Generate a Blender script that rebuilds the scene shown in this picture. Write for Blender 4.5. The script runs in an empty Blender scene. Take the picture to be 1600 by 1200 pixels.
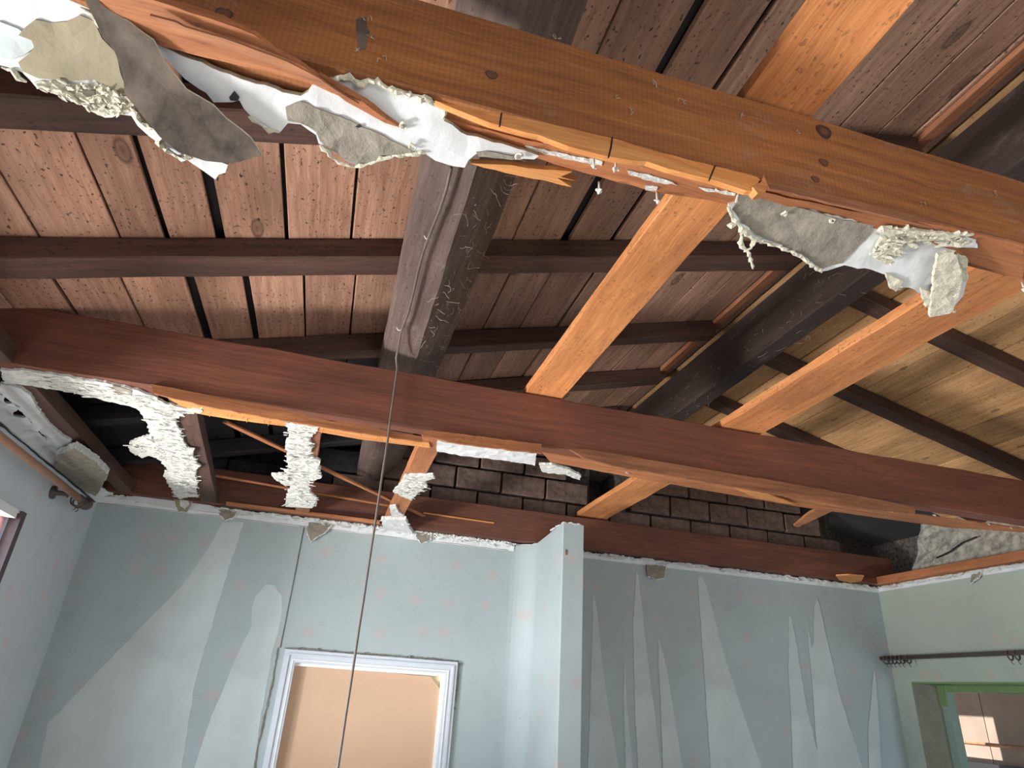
import bpy, bmesh, math, random
from mathutils import Vector, Matrix, noise
from mathutils.geometry import delaunay_2d_cdt

# ------------------------------------------------------------------ camera, world, sun, lights, exposure
H = 1.55                                   # camera height; all coordinates below are relative to the eye, lifted by H at the end
AX = Vector((4517, 789.6, 1021.0)).normalized()    # world x, y, z as seen in the camera frame (right, down, forward)
AY = Vector((-312, 464, 1021.0)).normalized()
AZ = Vector((145, -2150, 1021.0)).normalized()
SC = bpy.context.scene
COL = SC.collection
cd = bpy.data.cameras.new('camera'); cam = bpy.data.objects.new('camera', cd); COL.objects.link(cam)
cd.sensor_width = 36.0; cd.lens = 1021.0 / 1600 * 36.0; cd.clip_start = 0.02
right = Vector((AX.x, AY.x, AZ.x)); down = Vector((AX.y, AY.y, AZ.y)); fwd = Vector((AX.z, AY.z, AZ.z))
M = Matrix((right, -down, -fwd)).transposed().to_4x4(); cam.matrix_world = M
SC.camera = cam
SC.view_settings.view_transform = 'Standard'; SC.view_settings.look = 'None'
SC.view_settings.gamma = 1.0; SC.view_settings.use_curve_mapping = False
SC.view_settings.exposure = -0.08
w = bpy.data.worlds.new('sky'); SC.world = w; w.use_nodes = True
bg = w.node_tree.nodes['Background']; bg.inputs[0].default_value = (0.68, 0.83, 1.0, 1); bg.inputs[1].default_value = 1.0

def lamp(name, kind, loc, energy, color, size=1.0, size_y=None, aim=None, angle=None):
    l = bpy.data.lights.new(name, kind); l.energy = energy; l.color = color
    if kind == 'AREA':
        l.shape = 'RECTANGLE'; l.size = size; l.size_y = size_y or size
    if angle: l.angle = angle
    o = bpy.data.objects.new(name, l); COL.objects.link(o); o.location = loc
    d = (Vector(aim) - Vector(loc)).normalized()
    o.rotation_euler = d.to_track_quat('-Z', 'Y').to_euler()
    return o
lamp('sun', 'SUN', (-6, 2.4, 6.0), 19.0, (1.0, 0.95, 0.92), aim=(0.4, 1.4, -1.5), angle=0.01)
lamp('left_window_daylight', 'AREA', (-2.9, 2.0, 0.3), 240.0, (0.84, 0.93, 1.0), 3.2, 1.6, aim=(0.5, 2.6, -0.5))
lamp('left_ground_glow', 'AREA', (-3.4, 1.7, -1.15), 290.0, (1.0, 0.96, 0.92), 0.7, 0.5, aim=(0.8, 2.2, 0.9))
lamp('rear_window_glare', 'AREA', (1.2, -6.0, -1.0), 80.0, (1.0, 0.95, 0.90), 0.7, 0.5, aim=(0.9, 2.2, 0.9))
lamp('rear_window_daylight', 'AREA', (1.12, -1.72, -0.1), 27.0, (0.90, 0.94, 1.0), 1.8, 1.1, aim=(0.9, 2.2, 0.2))
lamp('right_window_daylight', 'AREA', (4.3, 1.6, -0.15), 26.0, (0.74, 0.87, 1.0), 1.8, 1.0, aim=(-1.2, 2.6, -0.4))

# ------------------------------------------------------------------ measuring helpers: sight lines of the survey photograph met with real planes
def ray(u, v):
    r = Vector((u - 800, v - 600, 1021.0)); return Vector((r.dot(AX), r.dot(AY), r.dot(AZ)))
def at(u, v, ax, val):
    d = ray(u, v); return d * (val / d[ax])
def onp(u, v, n, c):
    d = ray(u, v); return d * (c / Vector(n).dot(d))

RND = random.Random(7)
def sr(r, g, b):
    f = lambda c: (c / 255) / 12.92 if c <= 10 else (((c / 255) + 0.055) / 1.055) ** 2.4
    return (f(r), f(g), f(b), 1)

# ------------------------------------------------------------------ materials
class NT:
    def __init__(s, name):
        s.m = bpy.data.materials.new(name); s.m.use_nodes = True; s.t = s.m.node_tree; s.b = s.t.nodes['Principled BSDF']
    def n(s, typ, **kw):
        o = s.t.nodes.new(typ)
        for k, v in kw.items(): setattr(o, k, v)
        return o
    def l(s, a, b): s.t.links.new(a, b)
    def ramp(s, src, stops):
        r = s.n('ShaderNodeValToRGB'); e = r.color_ramp.elements
        while len(e) < len(stops): e.new(0.5)
        for i, (p, c) in enumerate(stops):
            e[i].position = p; e[i].color = c if len(c) == 4 else (*c, 1)
        s.l(src, r.inputs[0]); return r.outputs[0]
    def mix(s, f, a, b, mode='MIX'):
        m = s.n('ShaderNodeMix', data_type='RGBA', blend_type=mode)
        for sock, v in ((m.inputs[0], f), (m.inputs[6], a), (m.inputs[7], b)):
            if isinstance(v, (float, int)): sock.default_value = v
            elif isinstance(v, tuple): sock.default_value = v
            else: s.l(v, sock)
        return m.outputs[2]
    def noise(s, vec, scale, detail=4, rough=0.6):
        n = s.n('ShaderNodeTexNoise'); n.inputs['Scale'].default_value = scale; n.inputs['Detail'].default_value = detail
        n.inputs['Roughness'].default_value = rough
        if vec is not None: s.l(vec, n.inputs['Vector'])
        return n.outputs[0]
    def mapping(s, vec, scale, loc=(0, 0, 0)):
        m = s.n('ShaderNodeMapping'); m.inputs['Scale'].default_value = scale; m.inputs['Location'].default_value = loc
        s.l(vec, m.inputs[0]); return m.outputs[0]
    def bump(s, h, strength, dist=0.01):
        b = s.n('ShaderNodeBump'); b.inputs['Strength'].default_value = strength; b.inputs['Distance'].default_value = dist
        s.l(h, b.inputs['Height']); s.l(b.outputs[0], s.b.inputs['Normal'])

def wood(name, light, dark, spots=0.0, knots=True, saw=0.0, vary=0.25, rough=0.75, dust=0.0, seed=0.0, knot_scale=2.2):
    k = NT(name)
    tc = k.n('ShaderNodeTexCoord'); oi = k.n('ShaderNodeObjectInfo')
    off = k.n('ShaderNodeVectorMath', operation='SCALE'); comb = k.n('ShaderNodeCombineXYZ')
    k.l(oi.outputs['Random'], comb.inputs[0]); k.l(oi.outputs['Random'], comb.inputs[1]); comb.inputs[2].default_value = seed
    k.l(comb.outputs[0], off.inputs[0]); off.inputs['Scale'].default_value = 37.0
    add = k.n('ShaderNodeVectorMath', operation='ADD'); k.l(tc.outputs['Object'], add.inputs[0]); k.l(off.outputs[0], add.inputs[1])
    v = add.outputs[0]
    warp = k.noise(k.mapping(v, (2.5, 6, 6)), 1.0, 2)
    wsum = k.n('ShaderNodeVectorMath', operation='MULTIPLY_ADD'); k.l(warp, wsum.inputs[0]); wsum.inputs[1].default_value = (0, 0.05, 0.05); k.l(v, wsum.inputs[2])
    grain = k.noise(k.mapping(wsum.outputs[0], (2.5, 55, 55)), 1.0, 6, 0.65)
    fine = k.noise(k.mapping(wsum.outputs[0], (9, 260, 260)), 1.0, 3)
    broad = k.noise(k.mapping(v, (1.6, 5, 5)), 1.0, 3)
    c = k.ramp(grain, [(0.30, dark), (0.66, light)])
    c = k.mix(0.35, c, k.ramp(fine, [(0.3, (0.45, 0.42, 0.40, 1)), (0.7, (1.2, 1.2, 1.2, 1))]), 'MULTIPLY')
    c = k.mix(0.72, c, k.ramp(broad, [(0.3, (0.50, 0.47, 0.45, 1)), (0.7, (1.2, 1.18, 1.15, 1))]), 'MULTIPLY')
    vr = k.n('ShaderNodeMapRange'); k.l(oi.outputs['Random'], vr.inputs[0]); vr.inputs[3].default_value = 1 - vary; vr.inputs[4].default_value = 1 + vary * 0.6
    cv = k.n('ShaderNodeCombineColor')
    for i in range(3): k.l(vr.outputs[0], cv.inputs[i])
    c = k.mix(1.0, c, cv.outputs[0], 'MULTIPLY')
    if knots:
        vo = k.n('ShaderNodeTexVoronoi', voronoi_dimensions='2D'); vo.inputs['Scale'].default_value = 1.0
        k.l(k.mapping(v, (knot_scale, knot_scale * 2.6, knot_scale * 2.6)), vo.inputs['Vector'])
        kn = k.ramp(vo.outputs['Distance'], [(0.0, (0.9, 0.9, 0.9, 1)), (0.045, (0.5, 0.5, 0.5, 1)), (0.060, (0.95, 0.95, 0.95, 1)), (0.085, (0, 0, 0, 1))])
        kp = k.n('ShaderNodeMath', operation='MULTIPLY'); k.l(kn, kp.inputs[0]); k.l(k.ramp(vo.outputs['Color'], [(0.50, (0, 0, 0, 1)), (0.52, (1, 1, 1, 1))]), kp.inputs[1])
        c = k.mix(kp.outputs[0], c, tuple(x * 0.32 for x in dark[:3]) + (1,))
    if spots:
        spn = k.noise(k.mapping(v, (62, 95, 95)), 1.0, 3, 0.55)
        pick = k.noise(k.mapping(v, (7, 10, 10)), 1.0, 2)
        m = k.n('ShaderNodeMath', operation='MULTIPLY')
        k.l(k.ramp(spn, [(0.60, (0, 0, 0, 1)), (0.665, (0.9, 0.9, 0.9, 1))]), m.inputs[0])
        k.l(k.ramp(pick, [(0.34, (0, 0, 0, 1)), (0.52, (spots,) * 3 + (1,))]), m.inputs[1])
        c = k.mix(m.outputs[0], c, (0.02, 0.014, 0.012, 1))
    if dust:
        du = k.noise(k.mapping(v, (6, 14, 14)), 1.0, 8, 0.8)
        c = k.mix(k.ramp(du, [(0.56, (0, 0, 0, 1)), (0.72, (dust,) * 3 + (1,))]), c, (0.42, 0.38, 0.36, 1))
    k.l(c, k.b.inputs['Base Color']); k.b.inputs['Roughness'].default_value = rough
    h = grain
    if saw:
        wv = k.n('ShaderNodeTexWave'); wv.inputs['Scale'].default_value = 34.0; wv.inputs['Distortion'].default_value = 0.8; wv.inputs['Detail'].default_value = 2.0
        k.l(v, wv.inputs['Vector'])
        c2 = k.mix(saw, c, k.ramp(wv.outputs[1], [(0.0, (0.72, 0.70, 0.66, 1)), (0.8, (1.15, 1.15, 1.12, 1))]), 'MULTIPLY')
        k.l(c2, k.b.inputs['Base Color'])
    k.bump(h, 0.5, 0.004)
    return k.m

def plaster(name, col, var=0.12, bumps=0.3, scale=18, rough=0.9, stretch=(1, 1, 1)):
    k = NT(name); tc = k.n('ShaderNodeTexCoord')
    v = k.mapping(tc.outputs['Object'], stretch)
    n1 = k.noise(v, scale, 6, 0.65); n2 = k.noise(v, 3.0, 3)
    lo = tuple(c * (1 - var * 1.6) for c in col[:3]) + (1,); hi = tuple(min(1, c * (1 + var)) for c in col[:3]) + (1,)
    c = k.ramp(n1, [(0.3, lo), (0.6, hi)])
    c = k.mix(0.5, c, k.ramp(n2, [(0.35, (0.86, 0.86, 0.86, 1)), (0.65, (1.08, 1.08, 1.08, 1))]), 'MULTIPLY')
    k.l(c, k.b.inputs['Base Color']); k.b.inputs['Roughness'].default_value = rough
    k.bump(n1, bumps, 0.01)
    return k.m

def wallpaper(name, col):
    k = NT(name); tc = k.n('ShaderNodeTexCoord'); v = tc.outputs['Object']
    base = k.noise(v, 2.2, 3)
    c = k.ramp(base, [(0.3, tuple(x * 0.93 for x in col[:3]) + (1,)), (0.7, tuple(x * 1.05 for x in col[:3]) + (1,))])
    sx = k.n('ShaderNodeSeparateXYZ'); k.l(v, sx.inputs[0]); ad = k.n('ShaderNodeMath', operation='ADD'); k.l(sx.outputs[0], ad.inputs[0]); k.l(sx.outputs[1], ad.inputs[1])
    uv = k.n('ShaderNodeCombineXYZ'); k.l(ad.outputs[0], uv.inputs[0]); k.l(sx.outputs[2], uv.inputs[1])
    vo = k.n('ShaderNodeTexVoronoi', voronoi_dimensions='2D'); vo.inputs['Scale'].default_value = 5.2; vo.inputs['Randomness'].default_value = 0.6; k.l(uv.outputs[0], vo.inputs['Vector'])
    vg = k.n('ShaderNodeTexVoronoi', voronoi_dimensions='2D'); vg.inputs['Scale'].default_value = 6.3; vg.inputs['Randomness'].default_value = 0.7; k.l(uv.outputs[0], vg.inputs['Vector'])
    nz = k.noise(v, 90, 3)
    mm = k.n('ShaderNodeMath', operation='MULTIPLY_ADD'); k.l(nz, mm.inputs[0]); mm.inputs[1].default_value = 0.30; k.l(vo.outputs['Distance'], mm.inputs[2])
    fl = k.ramp(mm.outputs[0], [(0.26, (0.6, 0.6, 0.6, 1)), (0.34, (0, 0, 0, 1))])
    pick = k.ramp(vo.outputs['Color'], [(0.45, (0, 0, 0, 1)), (0.50, (1, 1, 1, 1))])
    f2 = k.n('ShaderNodeMath', operation='MULTIPLY'); k.l(fl, f2.inputs[0]); k.l(pick, f2.inputs[1])
    c = k.mix(f2.outputs[0], c, (col[0] * 1.20, col[1] * 0.88, col[2] * 0.84, 1))
    m3 = k.n('ShaderNodeMath', operation='MULTIPLY'); k.l(k.ramp(vg.outputs['Distance'], [(0.12, (1, 1, 1, 1)), (0.2, (0, 0, 0, 1))]), m3.inputs[0])
    k.l(k.ramp(k.noise(v, 130, 2), [(0.52, (0, 0, 0, 1)), (0.62, (0.28, 0.28, 0.28, 1))]), m3.inputs[1])
    c = k.mix(m3.outputs[0], c, tuple(x * 0.45 for x in col[:3]) + (1,))
    sp = k.noise(v, 42, 4, 0.7)
    c = k.mix(k.ramp(sp, [(0.66, (0, 0, 0, 1)), (0.74, (0.4, 0.4, 0.4, 1))]), c, tuple(x * 0.55 for x in col[:3]) + (1,))
    k.l(c, k.b.inputs['Base Color']); k.b.inputs['Roughness'].default_value = 0.75
    k.bump(k.noise(v, 9, 3), 0.25, 0.01)
    return k.m

def plain(name, col, rough=0.6, metal=0.0, scale=25.0, var=0.12):
    k = NT(name); tc = k.n('ShaderNodeTexCoord')
    c = k.ramp(k.noise(tc.outputs['Object'], scale, 4), [(0.3, tuple(x * (1 - var) for x in col[:3]) + (1,)), (0.7, tuple(min(1, x * (1 + var)) for x in col[:3]) + (1,))])
    k.l(c, k.b.inputs['Base Color']); k.b.inputs['Roughness'].default_value = rough; k.b.inputs['Metallic'].default_value = metal
    return k.m

MT = dict(
    joist_front=wood('old_pine_front_joist', sr(168, 110, 62), sr(130, 78, 42), saw=0.30, vary=0.0, knots=False, dust=0.25, seed=3, knot_scale=1.7),
    joist_mid=wood('old_pine_middle_joist', sr(132, 82, 62), sr(108, 62, 47), vary=0.0, seed=5, knots=False),
    joist_back=wood('old_pine_back_joist', sr(118, 74, 58), sr(90, 54, 42), vary=0.0, seed=9, knots=False),
    fresh=wood('fresh_split_pine', sr(238, 172, 104), sr(206, 128, 66), knots=False, vary=0.1),
    split=wood('reddish_split_pine', sr(198, 132, 86), sr(152, 92, 56), knots=False, vary=0.1, spots=0.3),
    plank=wood('orange_plank', sr(226, 156, 98), sr(198, 124, 72), knots=False, vary=0.0, spots=0.5),
    noggin=wood('noggin_pine', sr(176, 120, 84), sr(128, 82, 58), knots=False, vary=0.15),
    board=wood('roof_board_left', sr(218, 172, 148), sr(178, 132, 110), spots=1.0, vary=0.18, knot_scale=1.5),
    board_r=wood('roof_board_right', sr(230, 184, 132), sr(196, 146, 98), spots=0.7, vary=0.22, knot_scale=3.0),
    board_shaded=wood('roof_board_shaded', sr(186, 148, 126), sr(144, 110, 92), spots=1.0, vary=0.25, knot_scale=1.5, dust=0.12),  # darker copy of the left-slope board; shade beside the purlin painted in
    board_deep_shade=wood('roof_board_deep_shade', sr(44, 42, 48), sr(24, 24, 30), spots=0.3, vary=0.25, knots=False),  # near-black copy: deep shade of the left void painted into the wood
    rafter=wood('rafter_old', sr(98, 70, 60), sr(68, 48, 42), spots=0.8, knots=False, vary=0.15),
    purlin=wood('purlin_old', sr(122, 104, 98), sr(88, 74, 70), spots=0.6, knots=False, vary=0.0, dust=0.35),
    ridge=wood('ridge_old', sr(72, 58, 52), sr(50, 40, 36), knots=False, vary=0.0, dust=0.22),
    paint=plaster('white_paint', (0.64, 0.67, 0.69), 0.05, 0.25, 14),
    core=plaster('gypsum_core', (0.66, 0.67, 0.64), 0.14, 1.0, 45, stretch=(1, 1.6, 1)),
    cream_core=plaster('cream_gypsum_core', (0.64, 0.62, 0.50), 0.14, 1.0, 45, stretch=(1, 1.6, 1)),
    paper=plaster('torn_board_paper', (0.27, 0.235, 0.16), 0.12, 0.3, 10),
    paper_dark=plaster('brown_board_backing', (0.10, 0.078, 0.062), 0.6, 0.4, 7),
    skim=plaster('old_skim_plaster', (0.24, 0.22, 0.18), 0.2, 0.6, 30),
    concrete=plaster('rough_render', (0.38, 0.37, 0.32), 0.35, 1.2, 22),
    brick=plaster('brown_brick', (0.155, 0.106, 0.088), 0.3, 0.7, 22),  # even dark brown base colour
    brick_deep_shade=plaster('shaded_brick', (0.022, 0.021, 0.024), 0.3, 1.0, 26),  # brick copy with the left void's shade put into its colour
    mortar=plaster('dark_mortar', (0.11, 0.095, 0.085), 0.5, 1.0, 40),  # even dark grey-brown base colour
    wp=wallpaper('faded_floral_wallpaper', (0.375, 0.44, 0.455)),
    wp_l=wallpaper('faded_floral_wallpaper_left_lit', (0.55, 0.62, 0.68)),  # same paper, lightened to paint extra light on the left wall
    wp_r=wallpaper('faded_floral_wallpaper_right_light_cast', (0.355, 0.41, 0.355)),  # same paper; green cast of the light put into its colour
    bare=plaster('bare_lining_patch', (0.50, 0.56, 0.57), 0.04, 0.1, 5),
    grey_gloss=plain('grey_white_gloss', (0.56, 0.60, 0.66), 0.4, var=0.05),
    white_gloss=plain('white_gloss', (0.80, 0.82, 0.82), 0.35, var=0.03),
    peach=plain('peach_hardboard', (0.60, 0.40, 0.27), 0.7, scale=2.5, var=0.06),
    cream=plain('cream_paper', (0.78, 0.70, 0.46), 0.7),
    slate=plain('slate_underside', (0.035, 0.035, 0.042), 0.8),
    cable=plain('dusty_cable', (0.13, 0.105, 0.09), 0.6),
    cable2=plain('cable_tail', (0.30, 0.24, 0.19), 0.6),
    pole=plain('varnished_pole', (0.40, 0.21, 0.12), 0.35, var=0.15),
    dpole=plain('dark_pole', (0.075, 0.055, 0.05), 0.35),
    maroon=plain('maroon_frame', (0.085, 0.05, 0.06), 0.5),
    green=plain('green_gloss', (0.16, 0.26, 0.11), 0.4),
    teal=plain('greygreen_gloss', (0.25, 0.34, 0.29), 0.4),
    reveal=plaster('olive_reveal', (0.22, 0.215, 0.165), 0.08, 0.2, 12),
    panel=plaster('porch_panel', (0.24, 0.185, 0.145), 0.06, 0.1, 3),
    black=plain('dark_trim', (0.012, 0.012, 0.014), 0.6),
    pink=plain('pink_curtain', (0.80, 0.42, 0.42), 0.8),
    floor=plain('bare_floorboards', (0.50, 0.44, 0.37), 0.6, scale=6, var=0.15),
    web=plain('cobweb', (0.62, 0.58, 0.52), 0.9),
    iron=plain('rusty_nail', (0.10, 0.07, 0.05), 0.6, 0.5),
)
def glass_mat():
    k = NT('window_glass'); k.b.inputs['Base Color'].default_value = (1, 1, 1, 1); k.b.inputs['Roughness'].default_value = 0.02
    t = k.n('ShaderNodeBsdfTransparent'); g = k.n('ShaderNodeBsdfGlossy'); g.inputs['Roughness'].default_value = 0.02
    m = k.n('ShaderNodeMixShader'); m.inputs[0].default_value = 0.015
    k.l(t.outputs[0], m.inputs[1]); k.l(g.outputs[0], m.inputs[2]); k.l(m.outputs[0], k.t.nodes['Material Output'].inputs[0])
    return k.m
MT['glass'] = glass_mat()

# ------------------------------------------------------------------ object helpers
def link(name, me, mats, parent=None, mw=None):
    o = bpy.data.objects.new(name, me); COL.objects.link(o)
    for m in (mats if isinstance(mats, (list, tuple)) else [mats]):
        if not isinstance(m, bpy.types.Material): m = MT[m]
        me.materials.append(m)
    if mw is not None: o.matrix_world = mw
    if parent is not None:
        o.parent = parent; o.matrix_parent_inverse = Matrix.Identity(4)
        if mw is not None: o.matrix_basis = PM(parent).inverted() @ mw
    return o
def PM(o):
    return (PM(o.parent) if o.parent else Matrix.Identity(4)) @ o.matrix_basis
def tag(o, label=None, cat=None, group=None, kind=None):
    for k, v in (('label', label), ('category', cat), ('group', group), ('kind', kind)):
        if v: o[k] = v
    return o
def empty(name, loc, **kw):
    o = bpy.data.objects.new(name, None); COL.objects.link(o); o.location = loc; o.empty_display_size = 0.1
    tag(o, **kw); return o
def frame(p0, p1, up):
    x = (p1 - p0).normalized(); z = (up - x * up.dot(x)).normalized(); y = z.cross(x)
    m = Matrix((x, y, z)).transposed().to_4x4(); m.translation = p0; return m
def bm_mesh(name, bm, smooth=False):
    me = bpy.data.meshes.new(name); bmesh.ops.recalc_face_normals(bm, faces=bm.faces[:]); bm.to_mesh(me); bm.free()
    if smooth: me.polygons.foreach_set('use_smooth', [True] * len(me.polygons))
    return me
def prism_bm(sec, L, seg=1, rough=0.0, rnd=None, ends=0.0, seed=0.0):
    """cross-section sec (list of (y, z)) swept along local x"""
    bm = bmesh.new(); rings = []
    for i in range(seg + 1):
        x = L * i / seg; r = []
        for j, (y, z) in enumerate(sec):
            dy = dz = dx = 0
            if rough:
                n = noise.noise_vector(Vector((x * 5 + seed, j * 3.7, seed))); n2 = noise.noise_vector(Vector((x * 23 + seed, j * 5.1, seed + 9)))
                dy = (n.y + n2.y * 0.5) * rough; dz = (n.z + n2.z * 0.5) * rough
            if ends and i in (0, seg): dx = (rnd or RND).uniform(-ends, ends)
            r.append(bm.verts.new((x + dx, y + dy, z + dz)))
        rings.append(r)
    n = len(sec)
    for a, b in zip(rings, rings[1:]):
        for j in range(n): bm.faces.new((a[j], a[(j + 1) % n], b[(j + 1) % n], b[j]))
    bm.faces.new(rings[0]); bm.faces.new(rings[-1][::-1])
    return bm
def rect(w, h, c=0.0, z0=None):
    a = w / 2; z0 = -h / 2 if z0 is None else z0; z1 = z0 + h
    if not c: return [(-a, z0), (a, z0), (a, z1), (-a, z1)]
    return [(-a + c, z0), (a - c, z0), (a, z0 + c), (a, z1 - c), (a - c, z1), (-a + c, z1), (-a, z1 - c), (-a, z0 + c)]
def timber(name, p0, p1, w, h, mat, parent=None, up=(0, 0, 1), c=0.003, rough=0.0015, seg=None, ends=0.0, **kw):
    p0 = Vector(p0); p1 = Vector(p1); L = (p1 - p0).length; seg = seg or max(2, int(L / 0.12))
    bm = prism_bm(rect(w, h, c), L, seg, rough, ends=ends, seed=RND.uniform(0, 90))
    o = link(name, bm_mesh(name, bm), mat, parent, frame(p0, p1, Vector(up)))
    return tag(o, **kw)
def box(name, lo, hi, mat, parent=None, **kw):
    lo = Vector(lo); hi = Vector(hi); c = (lo + hi) / 2; s = hi - lo
    bm = bmesh.new(); bmesh.ops.create_cube(bm, size=1.0); bmesh.ops.scale(bm, vec=s, verts=bm.verts[:])
    return tag(link(name, bm_mesh(name, bm), mat, parent, Matrix.Translation(c)), **kw)
def boxes(name, lst, mat, parent=None, **kw):
    c = Vector(lst[0][0]); bm = bmesh.new()
    for lo, hi in lst:
        lo = Vector(lo); hi = Vector(hi)
        r = bmesh.ops.create_cube(bm, size=1.0); bmesh.ops.scale(bm, vec=hi - lo, verts=r['verts']); bmesh.ops.translate(bm, vec=(lo + hi) / 2 - c, verts=r['verts'])
    return tag(link(name, bm_mesh(name, bm), mat, parent, Matrix.Translation(c)), **kw)
def tube(name, pts, rad, mat, parent=None, sides=8, jitter=0.0, smooth=True, bump=0.0, **kw):
    pts = [Vector(p) for p in pts]; o0 = pts[0].copy(); bm = bmesh.new(); rings = []
    for i, p in enumerate(pts):
        d = (pts[min(i + 1, len(pts) - 1)] - pts[max(i - 1, 0)]).normalized()
        a = d.orthogonal().normalized() if i == 0 else (a - d * a.dot(d)).normalized()
        b = d.cross(a); r = rad[i] if isinstance(rad, (list, tuple)) else rad
        ring = []
        for k in range(sides):
            t = 2 * math.pi * k / sides; rr = r * (1 + (RND.uniform(-jitter, jitter) if jitter else 0))
            ring.append(bm.verts.new(p - o0 + (a * math.cos(t) + b * math.sin(t)) * rr))
        rings.append(ring)
    for r0, r1 in zip(rings, rings[1:]):
        for k in range(sides): bm.faces.new((r0[k], r0[(k + 1) % sides], r1[(k + 1) % sides], r1[k]))
    bm.faces.new(rings[0][::-1]); bm.faces.new(rings[-1])
    return tag(link(name, bm_mesh(name, bm, smooth), mat, parent, Matrix.Translation(o0)), **kw)

def jagged(poly, step, amp, seed, keep=()):
    """poly 2D closed; returns denser outline with broken-edge noise; edges whose index is in keep stay straight"""
    out = []; n = len(poly); r = random.Random(seed)
    for i in range(n):
        a = Vector(poly[i]); b = Vector(poly[(i + 1) % n]); L = (b - a).length; k = max(1, int(L / step))
        nr = Vector((-(b - a).y, (b - a).x)) / max(L, 1e-6)
        out.append(a)
        for j in range(1, k):
            t = j / k + (r.uniform(-0.3, 0.3) / k); p = a.lerp(b, t)
            if i not in keep:
                p = p + nr * amp * (r.uniform(-1, 1) * 0.65 + noise.noise(Vector((p.x * 40, p.y * 40, seed))) * 0.9)
            out.append(p)
    return out
def sheet(name, pts3, n, thick, mats, step=0.018, amp=0.005, seed=1, grid=0.035, warp=None, keep=(), parent=None, tol=0.0, **kw):
    """a thin slab with a broken outline: pts3 lie on its visible face, n points away from the viewer side (into the slab)"""
    n = Vector(n).normalized(); o = sum((Vector(p) for p in pts3), Vector()) / len(pts3)
    e1 = (Vector((1, 0, 0)) - n * n.x); e1 = e1.normalized() if e1.length > 0.3 else (Vector((0, 1, 0)) - n * n.y).normalized()
    e2 = n.cross(e1)
    poly = [((Vector(p) - o).dot(e1), (Vector(p) - o).dot(e2)) for p in pts3]
    out = jagged(poly, step, amp, seed, keep)
    verts = [Vector(p) for p in out]; m = len(verts)
    xs = [p.x for p in verts]; ys = [p.y for p in verts]
    def inside(q):
        c = False; j = m - 1
        for i in range(m):
            a, b = verts[i], verts[j]
            if (a.y > q.y) != (b.y > q.y) and q.x < (b.x - a.x) * (q.y - a.y) / (b.y - a.y) + a.x: c = not c
            j = i
        return c
    if grid:
        x = min(xs)
        while x < max(xs):
            y = min(ys)
            while y < max(ys):
                q = Vector((x + RND.uniform(-1, 1) * grid * 0.25, y + RND.uniform(-1, 1) * grid * 0.25))
                if inside(q) and min((q - v).length for v in verts[:m]) > grid * 0.35: verts.append(q)
                y += grid
            x += grid
    vs, es, fs, *_ = delaunay_2d_cdt(verts, [(i, (i + 1) % m) for i in range(m)], [], 1, 1e-6)
    bm = bmesh.new()
    def P(q, t):
        p = e1 * q.x + e2 * q.y; wz = warp(p + o) if warp else 0.0
        return p + n * (t + wz)
    A = [bm.verts.new(P(v, 0)) for v in vs]; B = [bm.verts.new(P(v, thick)) for v in vs]
    cnt = {}
    for f in fs:
        try:
            fa = bm.faces.new([A[i] for i in f]); fb = bm.faces.new([B[i] for i in reversed(f)]); fa.material_index = 0; fb.material_index = min(1, len(mats) - 1)
        except ValueError: continue
        for i in range(3):
            e = (f[i], f[(i + 1) % 3]); cnt[e] = cnt.get(e, 0) + 1
    for (i, j) in list(cnt):
        if (j, i) not in cnt:
            try: q = bm.faces.new((A[i], B[i], B[j], A[j])); q.material_index = len(mats) - 1
            except ValueError: pass
    for v in [v for v in bm.verts if not v.link_faces]: bm.verts.remove(v)
    me = bpy.data.meshes.new(name); bmesh.ops.recalc_face_normals(bm, faces=bm.faces[:]); bm.to_mesh(me); bm.free()
    mw = Matrix.Translation(o)
    return tag(link(name, me, [MT[k] for k in mats], parent, mw), **kw)
def rim(name, pts, r, mat, parent=None, seed=0, step=0.010, **kw):
    """crumbled edge: a lumpy broken bead along a path"""
    rr = random.Random(seed); path = []; rad = []
    for a, b in zip(pts, pts[1:]):
        a = Vector(a); b = Vector(b); k = max(1, int((b - a).length / step))
        for j in range(k):
            p = a.lerp(b, j / k) + Vector((rr.uniform(-1, 1), rr.uniform(-1, 1), rr.uniform(-1, 1))) * r * 0.45
            path.append(p); rad.append(r * rr.uniform(0.35, 1.25))
    path.append(Vector(pts[-1])); rad.append(r * 0.3); rad[0] = r * 0.3
    return tube(name, path, rad, mat, parent, sides=6, jitter=0.35, smooth=False, **kw)
def wedge(name, pts, n, thick, mat, parent=None, **kw):
    """a split sliver with the given outline (3D points) and thickness along n"""
    return sheet(name, pts, n, thick, [mat], step=0.02, amp=0.0022, seed=len(name) + int(pts[0][0] * 100), grid=0, parent=parent, **kw)
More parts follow.
